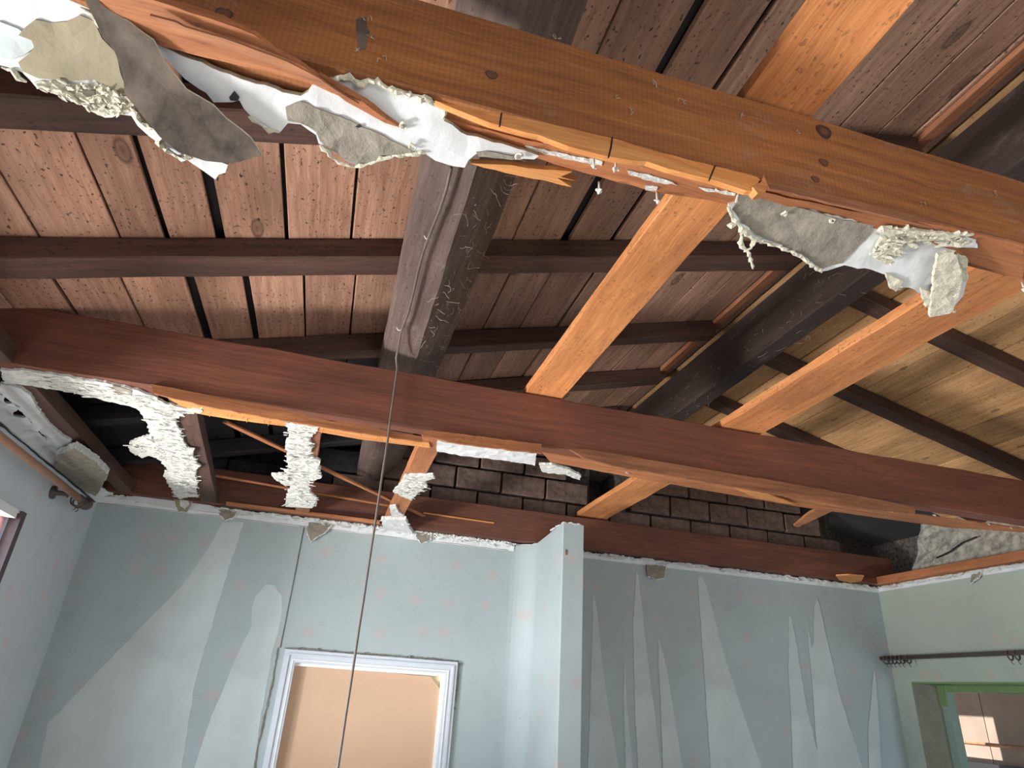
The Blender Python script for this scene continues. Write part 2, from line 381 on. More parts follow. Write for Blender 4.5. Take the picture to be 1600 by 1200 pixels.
def flakes(poly, n, par, seed, size=(0.010, 0.034), ar=0.34, drop=0.012, mat='core', over=0.012, ang=0.0, spread=0.5):
    """layered broken gypsum crumbs stuck over a patch (poly: 3D points on its face); nobody could count them"""
    rr = random.Random(seed); c = sum(poly, Vector()) / len(poly); P2 = [(p.x, p.y) for p in poly]; m = len(P2)
    def ins(x, y):
        k = False; j = m - 1
        for i in range(m):
            (x1, y1), (x2, y2) = P2[i], P2[j]
            if (y1 > y) != (y2 > y) and x < (x2 - x1) * (y - y1) / (y2 - y1) + x1: k = not k
            j = i
        return k
    x0, x1 = min(p[0] for p in P2), max(p[0] for p in P2); y0, y1 = min(p[1] for p in P2), max(p[1] for p in P2)
    # height of the face by nearest vertex plane fit (mean slope in y)
    sy = sum((p.y - c.y) * (p.z - c.z) for p in poly) / max(1e-9, sum((p.y - c.y) ** 2 for p in poly))
    bm = bmesh.new(); got = 0; tries = 0
    while got < n and tries < n * 40:
        tries += 1; x = rr.uniform(x0, x1); y = rr.uniform(y0, y1)
        if not ins(x, y): continue
        got += 1; L = rr.uniform(*size); W = L * ar * rr.uniform(0.6, 1.4); th = rr.uniform(0.0015, 0.0045)
        R = Matrix.Rotation(ang + rr.gauss(0, spread), 3, 'Z') @ Matrix.Rotation(rr.gauss(0, 0.28), 3, 'X') @ Matrix.Rotation(rr.gauss(0, 0.20), 3, 'Y')
        o = Vector((x - c.x + rr.uniform(-over, over), y - c.y, (y - c.y) * sy - rr.uniform(0, drop)))
        k = rr.choice((4, 5, 6)); top = []; bot = []
        for i in range(k):
            t = 2 * math.pi * (i + rr.uniform(-0.3, 0.3)) / k
            q = Vector((math.cos(t) * L / 2 * rr.uniform(0.7, 1.1), math.sin(t) * W / 2 * rr.uniform(0.7, 1.1), 0))
            top.append(bm.verts.new(o + R @ (q + Vector((0, 0, th))))); bot.append(bm.verts.new(o + R @ (q * 0.92)))
        bm.faces.new(top); bm.faces.new(bot[::-1])
        for i in range(k): bm.faces.new((top[i], bot[i], bot[(i + 1) % k], top[(i + 1) % k]))
    return tag(link('plaster_flakes', bm_mesh('plaster_flakes', bm), mat, par, Matrix.Translation(c)), kind='stuff')
def Z(l, z): return [at(u, v, 2, z) for u, v in l]
def Yp(l, y): return [at(u, v, 1, y) for u, v in l]
def Xp(l, x): return [at(u, v, 0, x) for u, v in l]

XL, XR, YB, YR = -1.28, 3.75, 3.95, -1.6      # inner faces of left, right, back and rear walls
ZC = 0.85                                     # underside of the joists
FL = -H
SL, C0 = 0.26, 1.34                           # roof pitch and height at x=0 (underside of the boards)
XRG = 1.75; ZRG = C0 + SL * XRG
def roofz(x): return C0 + SL * x if x < XRG else ZRG - SL * (x - XRG)

# ------------------------------------------------------------------ the setting
box('floor', (XL - 0.3, YR - 0.3, FL - 0.1), (XR + 0.4, YB + 0.4, FL), 'floor', kind='structure')
# left wall with window opening y 1.15..3.16, z -0.75..0.55
WT = ZC - 0.015
boxes('wall_left', [((XL - 0.28, YR - 0.28, FL), (XL, 0.20, WT)), ((XL - 0.28, 3.16, FL), (XL, YB + 0.3, WT)),
                    ((XL - 0.28, 0.20, FL), (XL, 3.16, -0.75)), ((XL - 0.28, 0.20, 0.55), (XL, 3.16, WT))], 'wp_l', kind='structure')
boxes('wall_right', [((XR, YR - 0.28, FL), (XR + 0.24, 0.9, WT)), ((XR, 3.81, FL), (XR + 0.24, YB + 0.3, WT)),
                     ((XR, 0.9, FL), (XR + 0.24, 3.81, -0.8)), ((XR, 0.9, 0.232), (XR + 0.24, 3.81, WT))], 'wp_r', kind='structure')
boxes('wall_back', [((XL, YB, FL), (-0.115, YB + 0.12, WT)), ((0.715, YB, FL), (XR, YB + 0.12, WT)), ((-0.115, YB, 0.085), (0.715, YB + 0.12, WT))], 'wp', kind='structure')
boxes('wall_rear', [((XL, YR - 0.28, FL), (0.18, YR, 1.3)), ((2.07, YR - 0.28, FL), (XR, YR, 1.3)), ((0.18, YR - 0.28, FL), (2.07, YR, -0.8)), ((0.18, YR - 0.28, 0.45), (2.07, YR, 1.9))], 'wp', kind='structure')
# gable infill above the rear wall
boxes('wall_rear_gable', [((XL - 0.3, YR - 0.28, 0.84), (0.18, YR - 0.05, 1.9)), ((2.07, YR - 0.28, 0.84), (XR + 0.3, YR - 0.05, 1.9))], 'concrete', kind='structure')
# upper masonry above the plates
box('wall_left_upper', (XL - 0.30, YR - 0.28, WT), (XL - 0.06, YB + 0.4, 1.05), 'mortar', kind='structure')

# nib wall with a coved joint into the back wall
def nib():
    x0, x1, y0 = 1.18, 1.302, 3.385; R = 0.13
    sec = [(x1, YB + 0.01), (x1, y0), (x0 + 0.006, y0), (x0, y0 + 0.006)]
    sec += [(x0 - R + R * math.cos(t), YB - R + R * math.sin(t)) for t in [math.pi / 2 * i / 8 for i in range(9)]]
    sec[4:] = [(x0 - R + R * math.cos(t), YB - R + R * math.sin(t)) for t in [0]] if False else sec[4:]
    # concave cove: centre in the room
    cov = [(x0 - R + R * math.sin(t), YB - R + R * math.cos(t)) for t in [math.pi / 2 * (1 - i / 8) for i in range(9)]]
    pts = [(x1, YB + 0.01), (x1, y0), (x0 + 0.006, y0), (x0, y0 + 0.006), (x0, YB - R)]
    cov = []
    for i in range(1, 9):
        t = math.pi / 2 * i / 8
        cov.append((x0 - R + R * math.cos(t), YB - R + R * math.sin(t)))
    pts += cov + [(x0 - R, YB + 0.01)]
    bm = bmesh.new(); lo = []; hi = []
    for i, (x, y) in enumerate(pts):
        ztop = 0.855 + 0.012 * noise.noise(Vector((x * 30, y * 30, 1)))
        if y > 3.62: ztop = 0.845 + 0.01 * noise.noise(Vector((x * 30, y * 30, 1)))
        if y < 3.6: ztop = 0.868
        lo.append(bm.verts.new((x - x0, y - y0, FL))); hi.append(bm.verts.new((x - x0, y - y0, ztop)))
    n = len(pts)
    for i in range(n): bm.faces.new((lo[i], lo[(i + 1) % n], hi[(i + 1) % n], hi[i]))
    bm.faces.new(lo); bm.faces.new(hi[::-1]); bmesh.ops.triangulate(bm, faces=[f for f in bm.faces if len(f.verts) > 4])
    o = link('wall_nib', bm_mesh('wall_nib', bm), 'wp', None, Matrix.Translation((x0, y0, 0)))
    tag(o, kind='structure')
    rim('plaster_edge', [(x0, 3.60, 0.868), (x0 + 0.004, 3.50, 0.872), (x0 + 0.01, y0 + 0.004, 0.872), (x1 - 0.03, y0, 0.872), (x1, y0 + 0.01, 0.868)], 0.006, 'core', o, seed=4)
    sheet('paint_chip', [(1.2, y0 - 0.002, 0.73), (1.212, y0 - 0.002, 0.72), (1.208, y0 - 0.002, 0.695), (1.198, y0 - 0.002, 0.70)], (0, 1, 0), 0.002, ['noggin'], grid=0, amp=0.002, parent=o)
nib()

# masonry above the back wall: separate blocks on a mortar backing, with one block missing
WU = empty('wall_back_upper', (XL, YB + 0.10, 0.84), kind='structure')
hole = (1.60, 1.80)
boxes('shaded_mortar_bed', [((XL - 0.2, YB + 0.115, 0.84), (-0.2, YB + 0.20, 1.9))], 'brick_deep_shade', WU)  # backing of the left void, shade painted into its colour
boxes('mortar_bed', [((-0.2, YB + 0.115, 0.84), (hole[0], YB + 0.20, 1.9)), ((hole[1], YB + 0.115, 0.84), (3.52, YB + 0.20, 1.9)), ((hole[0], YB + 0.115, 0.84), (hole[1], YB + 0.20, 1.12)),
                     ((hole[0] - 0.1, YB + 0.40, 0.84), (hole[1] + 0.1, YB + 0.42, 1.9)), ((hole[0] - 0.02, YB + 0.20, 0.84), (hole[0], YB + 0.42, 1.9)), ((hole[1], YB + 0.20, 0.84), (hole[1] + 0.02, YB + 0.42, 1.9)), ((hole[0], YB + 0.115, 1.45), (hole[1], YB + 0.42, 1.9)), ((3.52, YB + 0.34, 0.84), (XR + 0.6, YB + 0.36, 1.9))], 'mortar', WU)
bw, bh = 0.30, 0.147
bm = bmesh.new(); bmesh.ops.create_cube(bm, size=1.0); bmesh.ops.scale(bm, vec=(bw - 0.014, 0.10, bh - 0.014), verts=bm.verts[:])
bmesh.ops.bevel(bm, geom=bm.edges[:], offset=0.006, segments=1, affect='EDGES')
for v in bm.verts: v.co += noise.noise_vector(v.co * 25) * 0.004
brick_me = bm_mesh('brick', bm); brick_me.materials.append(MT['brick'])
shaded_brick_me = brick_me.copy(); shaded_brick_me.materials.clear(); shaded_brick_me.materials.append(MT['brick_deep_shade'])
nb = 0
for r in range(6):
    z = 0.935 + r * bh
    x = XL - 0.05 + (0.15 if r % 2 else 0) + 0.04
    while x < 3.45:
        if z + 0.02 < roofz(min(x, 3.5)) and not (hole[0] - 0.12 < x < hole[1] + 0.10 and 1.15 < z < 1.55):
            o = bpy.data.objects.new('brick', brick_me if x > -0.05 else shaded_brick_me); COL.objects.link(o); o.parent = WU
            o.location = Vector((x, YB + 0.072 + RND.uniform(-0.005, 0.004), z)) - WU.location
            o.rotation_euler = (0, RND.uniform(-0.012, 0.012), RND.uniform(-0.012, 0.012)); nb += 1
        x += bw
# rough render on the right wall above its plate
def rough_wall():
    bm = bmesh.new(); nx, nz = 44, 12; g = []
    for i in range(nx + 1):
        row = []
        for j in range(nz + 1):
            y = 3.74 - i * 0.08 + (-0.16 * (j / nz) ** 2 if i == 0 else 0); z = 0.84 + j * 0.042
            row.append(bm.verts.new((XR + 0.10 + 0.10 * (j / nz) + 0.03 * noise.fractal(Vector((y * 7, z * 9, 2)), 0.7, 2, 4), y, z)))
        g.append(row)
    for i in range(nx):
        for j in range(nz): bm.faces.new((g[i][j], g[i + 1][j], g[i + 1][j + 1], g[i][j + 1]))
    r = bmesh.ops.extrude_face_region(bm, geom=bm.faces[:])
    for e in r['geom']:
        if isinstance(e, bmesh.types.BMVert): e.co.x = XR + 0.34
    link_o = link('wall_right_upper', bm_mesh('wall_right_upper', bm), 'concrete'); tag(link_o, kind='structure')
    tube('crack_root', [(XR + 0.085, 3.50, 0.985), (XR + 0.095, 3.40, 1.01), (XR + 0.10, 3.30, 1.05), (XR + 0.11, 3.2, 1.07)], 0.005, 'black', link_o)
rough_wall()
box('wall_right_outer', (XR + 0.34, YR - 0.3, 0.2), (XR + 0.40, YB + 0.5, 1.4), 'mortar', kind='structure')

# roof: boards as separate pieces on both slopes, dark covering above
RL = empty('roof_slope_left', (0, 1.9, C0), kind='structure'); RR = empty('roof_slope_right', (2.6, 1.9, 1.6), kind='structure')
upL = Vector((-SL, 0, 1)).normalized(); upR = Vector((SL, 0, 1)).normalized()
def roof_board(xa, xb, ya, yb, mat, par, up, th=0.02):
    xa, xb = xa, xb; xm = (xa + xb) / 2; w = (xb - xa) * math.sqrt(1 + SL * SL)
    p = Vector((xm, ya, roofz(xm))) + up * (th / 2); q = Vector((xm + RND.uniform(-0.003, 0.003), yb, roofz(xm))) + up * (th / 2)
    dz = up * RND.uniform(0.0, 0.004)
    return timber('board', p + dz, q + dz, w, th, mat, par, up=up, c=0.002, rough=0.0016, seg=14)
g = 0.004
GA = [(-1.60, g), (-1.44, g), (-1.29, g), (-1.13, g), (-0.96, 0.005), (-0.765, 0.006), (-0.645, 0.015), (-0.502, 0.026), (-0.313, 0.014), (-0.119, 0.010), (0.065, 0.006), (0.24, g),
      (0.42, 0.007), (0.615, 0.034), (0.80, 0.022), (0.965, 0.006), (1.14, g), (1.31, 0.007), (1.478, 0.008), (1.62, 0.012), (1.76, g)]
GB = [(-1.60, g), (-1.42, g), (-1.28, g), (-1.15, g), (-0.99, 0.010), (-0.81, 0.006), (-0.617, 0.028), (-0.449, 0.022), (-0.265, 0.008), (-0.093, 0.006), (0.10, g), (0.28, g),
      (0.47, 0.008), (0.638, g), (0.818, 0.012), (0.98, g), (1.15, g), (1.335, 0.007), (1.49, g), (1.64, 0.010), (1.76, g)]
for G, ya, yb in ((GA, YR, 1.92), (GB, 1.925, 2.60), (GB, 2.605, YB + 0.25)):
    for (a, ga), (b, gb) in zip(G, G[1:]):
        m = 'board' if b < 0.1 else 'board_shaded'  # boards right of the purlin take the painted-shade copy
        if ya > 2.6 and b < 0.15: m = 'board_deep_shade'  # darkness of the left void carried by the board colour
        roof_board(a + ga / 2, b - gb / 2, ya, yb, m, RL, upL)
GR = [(1.76, g), (1.98, g), (2.187, 0.007), (2.38, g), (2.575, 0.006), (2.75, 0.005), (2.953, 0.005), (3.15, 0.006), (3.36, 0.005), (3.55, 0.005), (3.74, g), (3.93, g), (4.1, g)]
for (a, ga), (b, gb) in zip(GR, GR[1:]):
    roof_board(a + ga / 2, b - gb / 2, YR, YB + 0.25 if b < 3.0 else 3.42, 'board_r', RR, upR)
# outer covering (slates on battens)
for nm, xa, xb, up in (('roof_covering_left', -1.7, XRG + 0.01, upL), ('roof_covering_right', XRG - 0.01, 4.25, upR)):
    xm = (xa + xb) / 2; lift = 0.055
    p = Vector((xm, YR - 0.4, roofz(xm) + lift)); q = Vector((xm, YB + 0.5, roofz(xm) + lift))
    timber(nm, p, q, (xb - xa) * math.sqrt(1 + SL * SL) + 0.02, 0.02, 'slate', up=up, c=0, rough=0, seg=1, kind='structure')

# ------------------------------------------------------------------ rafters, purlin, ridge
def rafter(y, x0, x1, d, wdt, label, mat='rafter'):
    up = upL if x0 < XRG - 0.2 else upR
    p = Vector((x0, y, roofz(x0))) - up * (d / 2 + 0.001); q = Vector((x1, y, roofz(x1))) - up * (d / 2 + 0.001)
    return timber('rafter', p, q, wdt, d, mat, up=up, c=0.004, rough=0.003, seg=24, label=label, cat='rafter', group='rafters of the left slope' if up is upL else 'rafters of the right slope')
rafter(1.275, -1.62, 1.632, 0.075, 0.10, 'reddish brown rafter nearest the front joist, partly behind the hanging plasterboard')
rafter(1.875, -1.62, 1.632, 0.072, 0.11, 'dark mottled rafter crossing the left slope between the two big joists')
rafter(2.53, -1.62, 1.632, 0.080, 0.075, 'dark rafter crossing the left slope just in front of the middle joist')
rafter(3.10, 0.16, 1.632, 0.080, 0.075, 'dark rafter on the left slope just beyond the middle joist, right of the rough beam')
rafter(3.10, -1.62, 0.155, 0.080, 0.075, 'rafter coloured as in deep shade, beyond the middle joist, left of the rough beam', 'board_deep_shade')  # dark colour paints the void's shade on this piece
rafter(3.70, -1.62, 0.155, 0.080, 0.075, 'rafter coloured as in deep shade, nearest the brick wall, left of the rough beam', 'board_deep_shade')
rafter(3.70, 0.16, 1.632, 0.080, 0.075, 'brown rafter of the left slope nearest the brick wall, right of the rough beam')
rafter(1.98, 1.80, 4.15, 0.065, 0.085, 'brown rafter on the right slope nearest the hanging plasterboard')
rafter(2.60, 1.80, 4.15, 0.065, 0.085, 'long brown rafter crossing the middle of the right slope')
rafter(3.19, 1.80, 4.15, 0.065, 0.085, 'brown rafter of the right slope running down behind the middle joist')

def swept(name, sec, y0, y1, mat, seg, rough, **kw):
    # sec: (x, z) world section swept along +y; local x = +y
    cx = sum(s[0] for s in sec) / len(sec); cz = sum(s[1] for s in sec) / len(sec)
    m = frame(Vector((cx, y0, cz)), Vector((cx, y1, cz)), Vector((0, 0, 1)))
    bm = prism_bm([(-(x - cx), z - cz) for x, z in sec], y1 - y0, seg, rough, seed=4.2)
    return tag(link(name, bm_mesh(name, bm), mat, None, m), **kw)
PU = swept('purlin', [(0.045, 1.258), (0.043, 1.21), (0.050, 1.155), (0.11, 1.140), (0.172, 1.128), (0.235, 1.185), (0.302, 1.262), (0.300, 1.315), (0.24, 1.312)], YR, YB + 0.05, 'purlin', 60, 0.006,
           label='thick rough-hewn dark beam under the left slope, with cobwebs and a cable along it', cat='roof beam')
RB = swept('ridge_beam', [(1.70, 1.705), (1.70, 1.478), (1.706, 1.472), (1.795, 1.472), (1.80, 1.478), (1.80, 1.705)], YR, YB + 0.05, 'ridge', 50, 0.003,
           label='deep dark brown beam under the ridge where the two roof slopes meet', cat='roof beam')
timber('ridge_strip', (1.665, YR, roofz(1.665) - 0.012), (1.665, 3.2, roofz(1.665) - 0.012), 0.055, 0.02, 'noggin', up=upL, label='narrow light strip of wood along the top of the dark ridge beam', cat='batten')

# ------------------------------------------------------------------ the three ceiling joists
def joist(name, y0, wd, xa, xb, ztop_a, ztop_b, mat, **kw):
    L = xb - xa; seg = int(L / 0.06); bm = bmesh.new(); rings = []
    for i in range(seg + 1):
        x = L * i / seg; t = i / seg; zt = ztop_a + (ztop_b - ztop_a) * t + 0.004 * noise.noise(Vector((x * 4, 1, y0))) + 0.0025 * noise.noise(Vector((x * 30, 1, y0)))
        c = 0.003; ring = []
        for (yy, zz) in ((c, ZC), (wd - c, ZC), (wd, ZC + c), (wd, zt - c), (wd - c, zt), (c, zt), (0, zt - c), (0, ZC + c)):
            ring.append(bm.verts.new((x, yy, zz - ZC + 0.0012 * noise.noise(Vector((x * 9, yy * 40, zz * 9))))))
        rings.append(ring)
    for a, b in zip(rings, rings[1:]):
        for j in range(8): bm.faces.new((a[j], a[(j + 1) % 8], b[(j + 1) % 8], b[j]))
    bm.faces.new(rings[0]); bm.faces.new(rings[-1][::-1])
    return tag(link(name, bm_mesh(name, bm), mat, None, Matrix.Translation((xa, y0, ZC))), **kw)
J1 = joist('ceiling_joist', 0.757, 0.075, XL - 0.15, XR + 0.08, 1.068, 1.035, 'joist_front',
           label='broad orange-brown ceiling joist nearest the camera, with split fresh wood along its lower edge', cat='joist', group='ceiling joists')
J2 = joist('ceiling_joist', 2.222, 0.075, XL - 0.15, XR + 0.08, 1.062, 1.045, 'joist_mid',
           label='middle reddish-brown ceiling joist crossing the whole room, cable hanging in front of it', cat='joist', group='ceiling joists')
J3 = joist('ceiling_joist', 3.872, 0.07, XL - 0.15, XR + 0.08, 1.05, 1.04, 'joist_back',
           label='dark reddish ceiling joist lying on top of the back wall, against the bricks', cat='joist', group='ceiling joists')

# knots that stand out on the front joist
def knot(par, u, v, y, rx, rz):
    p = at(u, v, 1, y); bm = bmesh.new(); c = bm.verts.new((0, -0.0022, 0)); ring = []; ring2 = []
    for i in range(16):
        t = 2 * math.pi * i / 16; k = 1 + 0.08 * math.sin(3 * t)
        ring.append(bm.verts.new((rx * k * math.cos(t), -0.0014, rz * k * math.sin(t)))); ring2.append(bm.verts.new((rx * 1.1 * k * math.cos(t), 0.002, rz * 1.1 * k * math.sin(t))))
    for i in range(16):
        bm.faces.new((c, ring[i], ring[(i + 1) % 16])); bm.faces.new((ring[i], ring2[i], ring2[(i + 1) % 16], ring[(i + 1) % 16]))
    return link('knot', bm_mesh('knot', bm), KN, par, Matrix.Translation(p))
kk = NT('wood_knot'); _tc = kk.n('ShaderNodeTexCoord'); _v = kk.n('ShaderNodeVectorMath', operation='LENGTH'); kk.l(_tc.outputs['Object'], _v.inputs[0])
_c = kk.ramp(_v.outputs['Value'], [(0.0, (0.10, 0.045, 0.025, 1)), (0.006, (0.16, 0.07, 0.035, 1)), (0.012, (0.05, 0.02, 0.014, 1)), (0.02, (0.07, 0.03, 0.018, 1))]); kk.l(_c, kk.b.inputs['Base Color']); kk.b.inputs['Roughness'].default_value = 0.7
KN = kk.m
for a in ((768, 117, 0.0105, 0.009), (1287, 206, 0.017, 0.017), (1287, 254, 0.010, 0.009), (350, 22, 0.012, 0.012), (1274, 280, 0.009, 0.007)): knot(J1, a[0], a[1], 0.757, a[2], a[3])

# split fresh wood along the lower front edge of the front joist (parts of it)
def bead(par, name, uvs, depth, mat, y, out=0.004):
    """a strip of torn wood on the face of a joist"""
    return wedge(name, [at(u, v, 1, y - out) for u, v in uvs], (0, 1, 0), out + 0.001, mat, par, label=None)
bead(J1, 'torn_strip', [(680, 157), (730, 168), (785, 178), (870, 196), (957, 216), (1015, 233), (1100, 255), (1182, 276), (1196, 286), (1190, 299), (1166, 298), (1106, 279), (1045, 264), (1011, 252), (964, 247), (944, 243), (890, 229), (842, 211), (782, 196), (741, 182), (696, 164)], 0.004, 'fresh', 0.757, 0.010)
for a_, b_ in (((784, 176), (781, 197)), ((957, 214), (951, 246)), ((1118, 258), (1108, 282)), ((1188, 282), (1182, 300))):
    wedge('crack', [at(a_[0] - 1.2, a_[1], 1, 0.7455), at(a_[0] + 1.2, a_[1], 1, 0.7455), at(b_[0] + 1, b_[1], 1, 0.7455), at(b_[0] - 1, b_[1], 1, 0.7455)], (0, 1, 0), 0.002, 'black', J1)
for uvs in ([(1176, 292), (1190, 284), (1193, 272), (1199, 288), (1196, 300), (1184, 302)],):
    bead(J1, 'splinter', uvs, 0.004, 'fresh', 0.757, 0.016)
# red underside layer
wedge('split_layer', Z([(690, 186), (800, 213), (900, 236), (1040, 264), (1180, 298), (1330, 330), (1470, 352), (1600, 384), (1600, 440), (1500, 405), (1330, 366), (1160, 322), (1020, 300), (900, 266), (700, 205)], ZC - 0.004), (0, 0, 1), 0.005, 'split', J1)
wedge('split_layer', [at(u, v, 1, 0.752) for u, v in [(1200, 284), (1330, 312), (1470, 346), (1600, 378), (1600, 388), (1470, 358), (1330, 324), (1204, 294)]], (0, 1, 0), 0.005, 'noggin', J1)
# big splintered flap at the left
def loose(name, uvz, mat, par, th=0.008, n=(0, 0, 1)):
    return wedge(name, [at(u, v, 2, z) for u, v, z in uvz], n, th, mat, par)
loose('splintered_flap', [(150, -6, .835), (240, -4, .838), (330, 22, .842), (400, 47, .843), (430, 72, .842), (470, 95, .84), (505, 122, .838), (562, 156, .83), (631, 204, .822), (600, 192, .824), (540, 158, .828), (490, 136, .828), (439, 120, .83), (380, 106, .83), (319, 92, .83), (250, 74, .83), (200, 36, .83)], 'split', J1)
loose('splintered_flap', [(235, 22, .822), (330, 52, .822), (400, 76, .822), (450, 96, .82), (500, 124, .818), (560, 166, .814), (500, 136, .816), (440, 108, .818), (360, 78, .818), (280, 52, .818)], 'noggin', J1, 0.004)
wedge('splintered_flap', [at(u, v, 1, 0.748) for u, v in [(236, -8), (290, 4), (350, 24), (392, 42), (396, 56), (330, 38), (262, 10)]], (0, 1, 0), 0.009, 'split', J1)
loose('splinter', [(500, 112, .832), (560, 150, .828), (600, 186, .822), (628, 205, .818), (600, 196, .818), (540, 160, .822), (505, 128, .828)], 'split', J1, 0.008)
# fresh broken end below the plasterboard by the purlin
loose('splinter', [(735, 252, .846), (800, 255, .846), (850, 262, .846), (894, 268, .842), (876, 276, .842), (900, 285, .838), (870, 280, .838), (893, 296, .836), (850, 284, .838), (790, 270, .842)], 'fresh', J1, 0.01)

# torn strips on the middle joist
bead(J2, 'torn_strip', [(236, 600), (330, 618), (400, 630), (470, 645), (478, 651), (560, 664), (640, 678), (660, 682), (660, 690), (560, 676), (450, 658), (330, 636), (240, 614)], 0.006, 'split', 2.222, 0.009)
wedge('torn_strip', Z([(255, 618), (330, 632), (470, 655), (560, 672), (670, 692), (672, 700), (560, 686), (460, 668), (360, 655), (300, 645)], ZC - 0.006), (0, 0, 1), 0.007, 'fresh', J2)
bead(J2, 'torn_strip', [(668, 672), (760, 683), (846, 694), (847, 708), (760, 698), (700, 690), (660, 680)], 0.006, 'split', 2.222, 0.012)
bead(J2, 'torn_strip', [(890, 702), (920, 702), (1060, 726), (1240, 756), (1380, 782), (1430, 793), (1430, 803), (1330, 792), (1200, 770), (1060, 745), (960, 728), (910, 714)], 0.006, 'noggin', 2.222, 0.009)
wedge('split_layer', Z([(846, 706), (1000, 730), (1200, 768), (1400, 800), (1600, 826), (1600, 832), (1480, 824), (1250, 792), (1000, 748), (860, 722)], ZC - 0.004), (0, 0, 1), 0.005, 'split', J2)
loose('splinter', [(1140, 758, .84), (1200, 770, .84), (1244, 790, .83), (1225, 788, .83), (1180, 778, .835)], 'fresh', J2, 0.006)
for k in range(26):    # broken fibres under the middle joist
    u = RND.uniform(330, 700); v = 640 + (u - 300) * 0.150 - 1; p = at(u, v, 2, ZC - 0.004)
    tube('wood_fibre', [p, p + Vector((RND.uniform(-.01, .01), RND.uniform(-.005, .005), -RND.uniform(0.006, 0.020)))], 0.0012, 'fresh', J2, sides=4)

# ------------------------------------------------------------------ planks and noggins
timber('plank', (0.685, 0.0, 1.078), (0.685, 2.33, 1.078), 0.150, 0.032, 'plank', c=0.002, rough=0.0025,
       label='wide smooth orange plank lying across the front and middle joists, left of the ridge beam', cat='plank')
timber('plank', (1.558, 0.0, 1.076), (1.558, 3.93, 1.076), 0.195, 0.032, 'plank', c=0.002, rough=0.004,
       label='wide orange plank with a rough chipped edge, right of the ridge beam', cat='plank')
def noggin(x0, y0, x1, y1, w, label, h=0.05, mat='noggin', z=ZC):
    return timber('noggin', (x0, y0, z + h / 2), (x1, y1, z + h / 2), w, h, mat, c=0.002, rough=0.002, label=label, cat='noggin')
N0 = noggin(-1.122, 2.30, -1.135, 3.86, 0.075, 'stained brown timber along the top of the left wall, beyond the middle joist', 0.06, 'rafter')
noggin(-1.115, 0.84, -1.122, 2.215, 0.075, 'short grey-brown timber end at the left edge, in front of the middle joist', 0.06, 'rafter')
N1 = noggin(-0.60, 2.30, -0.71, 3.86, 0.085, 'short timber between the joists under the widest ragged strip of white plaster', mat='rafter')
N2 = noggin(-0.158, 2.30, -0.215, 3.86, 0.075, 'short timber between the joists under the second ragged plaster strip, left of the cable')
N3 = noggin(0.285, 2.30, 0.288, 3.86, 0.085, 'bare orange short timber between the joists, just right of the hanging cable', mat='split')
timber('lath', at(352, 659, 2, 0.915), at(662, 806, 2, 0.912), 0.03, 0.010, 'split', rough=0.002, label='broken orange lath slanting across the left gap behind the plaster strips', cat='lath')
timber('lath', at(318, 740, 2, 0.935), at(608, 790, 2, 0.935), 0.022, 0.010, 'split', rough=0.001, label='thin orange lath running in front of the back joist, left of the cable', cat='lath')
timber('lath', at(662, 801, 1, 3.868), at(772, 817, 1, 3.868), 0.010, 0.010, 'fresh', rough=0.001, label='short thin splintered lath right of the bare short timber', cat='lath')
o = wedge('broken_lath', [at(u, v, 2, 0.86) for u, v in [(1302, 782), (1318, 786), (1298, 800), (1246, 824), (1240, 822), (1262, 804)]], (0, 0, 1), 0.012, 'split')
tag(o, label='short pointed broken lath sticking out below the middle joist at the right', cat='lath')
o = wedge('lath_splinter', [at(u, v, 2, 0.843) for u, v in [(1306, 900), (1326, 899), (1350, 901), (1346, 908), (1330, 911), (1312, 907)]], (0, 0, 1), 0.01, 'fresh')
tag(o, label='small pale wood chip lying at the foot of the back joist near the right corner', cat='wood chip')
timber('wall_plate', (XR - 0.035, 3.90, 0.872), (XR - 0.035, 0.85, 0.872), 0.07, 0.052, 'split', label='orange timber plate along the top of the right wall', cat='wall plate')
timber('lip_batten', (-0.62, 3.845, 0.853), (0.22, 3.845, 0.853), 0.045, 0.016, 'split', label='thin orange batten under the back joist, left of the bare short timber', cat='batten')

# ------------------------------------------------------------------ coving and plaster remains on the walls (parts of the walls' trim)
def coving(name, p0, p1, seed, drop=0.045, inset=0.016, n=(0, 1, 0)):
    """ragged white band where the ceiling broke away"""
    p0 = Vector(p0); p1 = Vector(p1); L = (p1 - p0).length; d = (p1 - p0).normalized(); k = int(L / 0.012); nn = Vector(n)
    r = random.Random(seed); bm = bmesh.new(); prev = None
    for i in range(k + 1):
        s = p0 + d * (L * i / k); q = Vector((s.x * 6, s.y * 6, seed))
        top = 0.002 + 0.016 * noise.noise(q) + 0.014 * noise.noise(q * 4.3) + r.uniform(-0.005, 0.006); outw = inset * (0.9 + 0.7 * noise.noise(q * 3.1)) + r.uniform(0, 0.004)
        low = -drop + 0.002 * noise.noise(q * 2)
        pr = [(0, low), (-0.004, low + 0.002), (-outw * 0.7, -0.012), (-outw * 1.3, top - 0.006), (-outw * 1.1, top), (0.0, top + 0.002)]
        ring = [bm.verts.new(s - p0 + nn * a + Vector((0, 0, b))) for a, b in pr]
        if prev:
            for j in range(6): bm.faces.new((prev[j], prev[(j + 1) % 6], ring[(j + 1) % 6], ring[j])).material_index = 1 if j in (3, 4) else 0
        else: bm.faces.new(ring)
        prev = ring
    bm.faces.new(prev[::-1])
    o = link(name, bm_mesh(name, bm), [MT['paint'], MT['core']], None, Matrix.Translation(p0)); tag(o, kind='structure'); return o
T1 = coving('trim_1', (XL, YB, 0.842), (1.06, YB, 0.842), 3)
T2 = coving('trim_2', (1.302, YB, 0.842), (XR, YB, 0.842), 8, 0.035, 0.012)
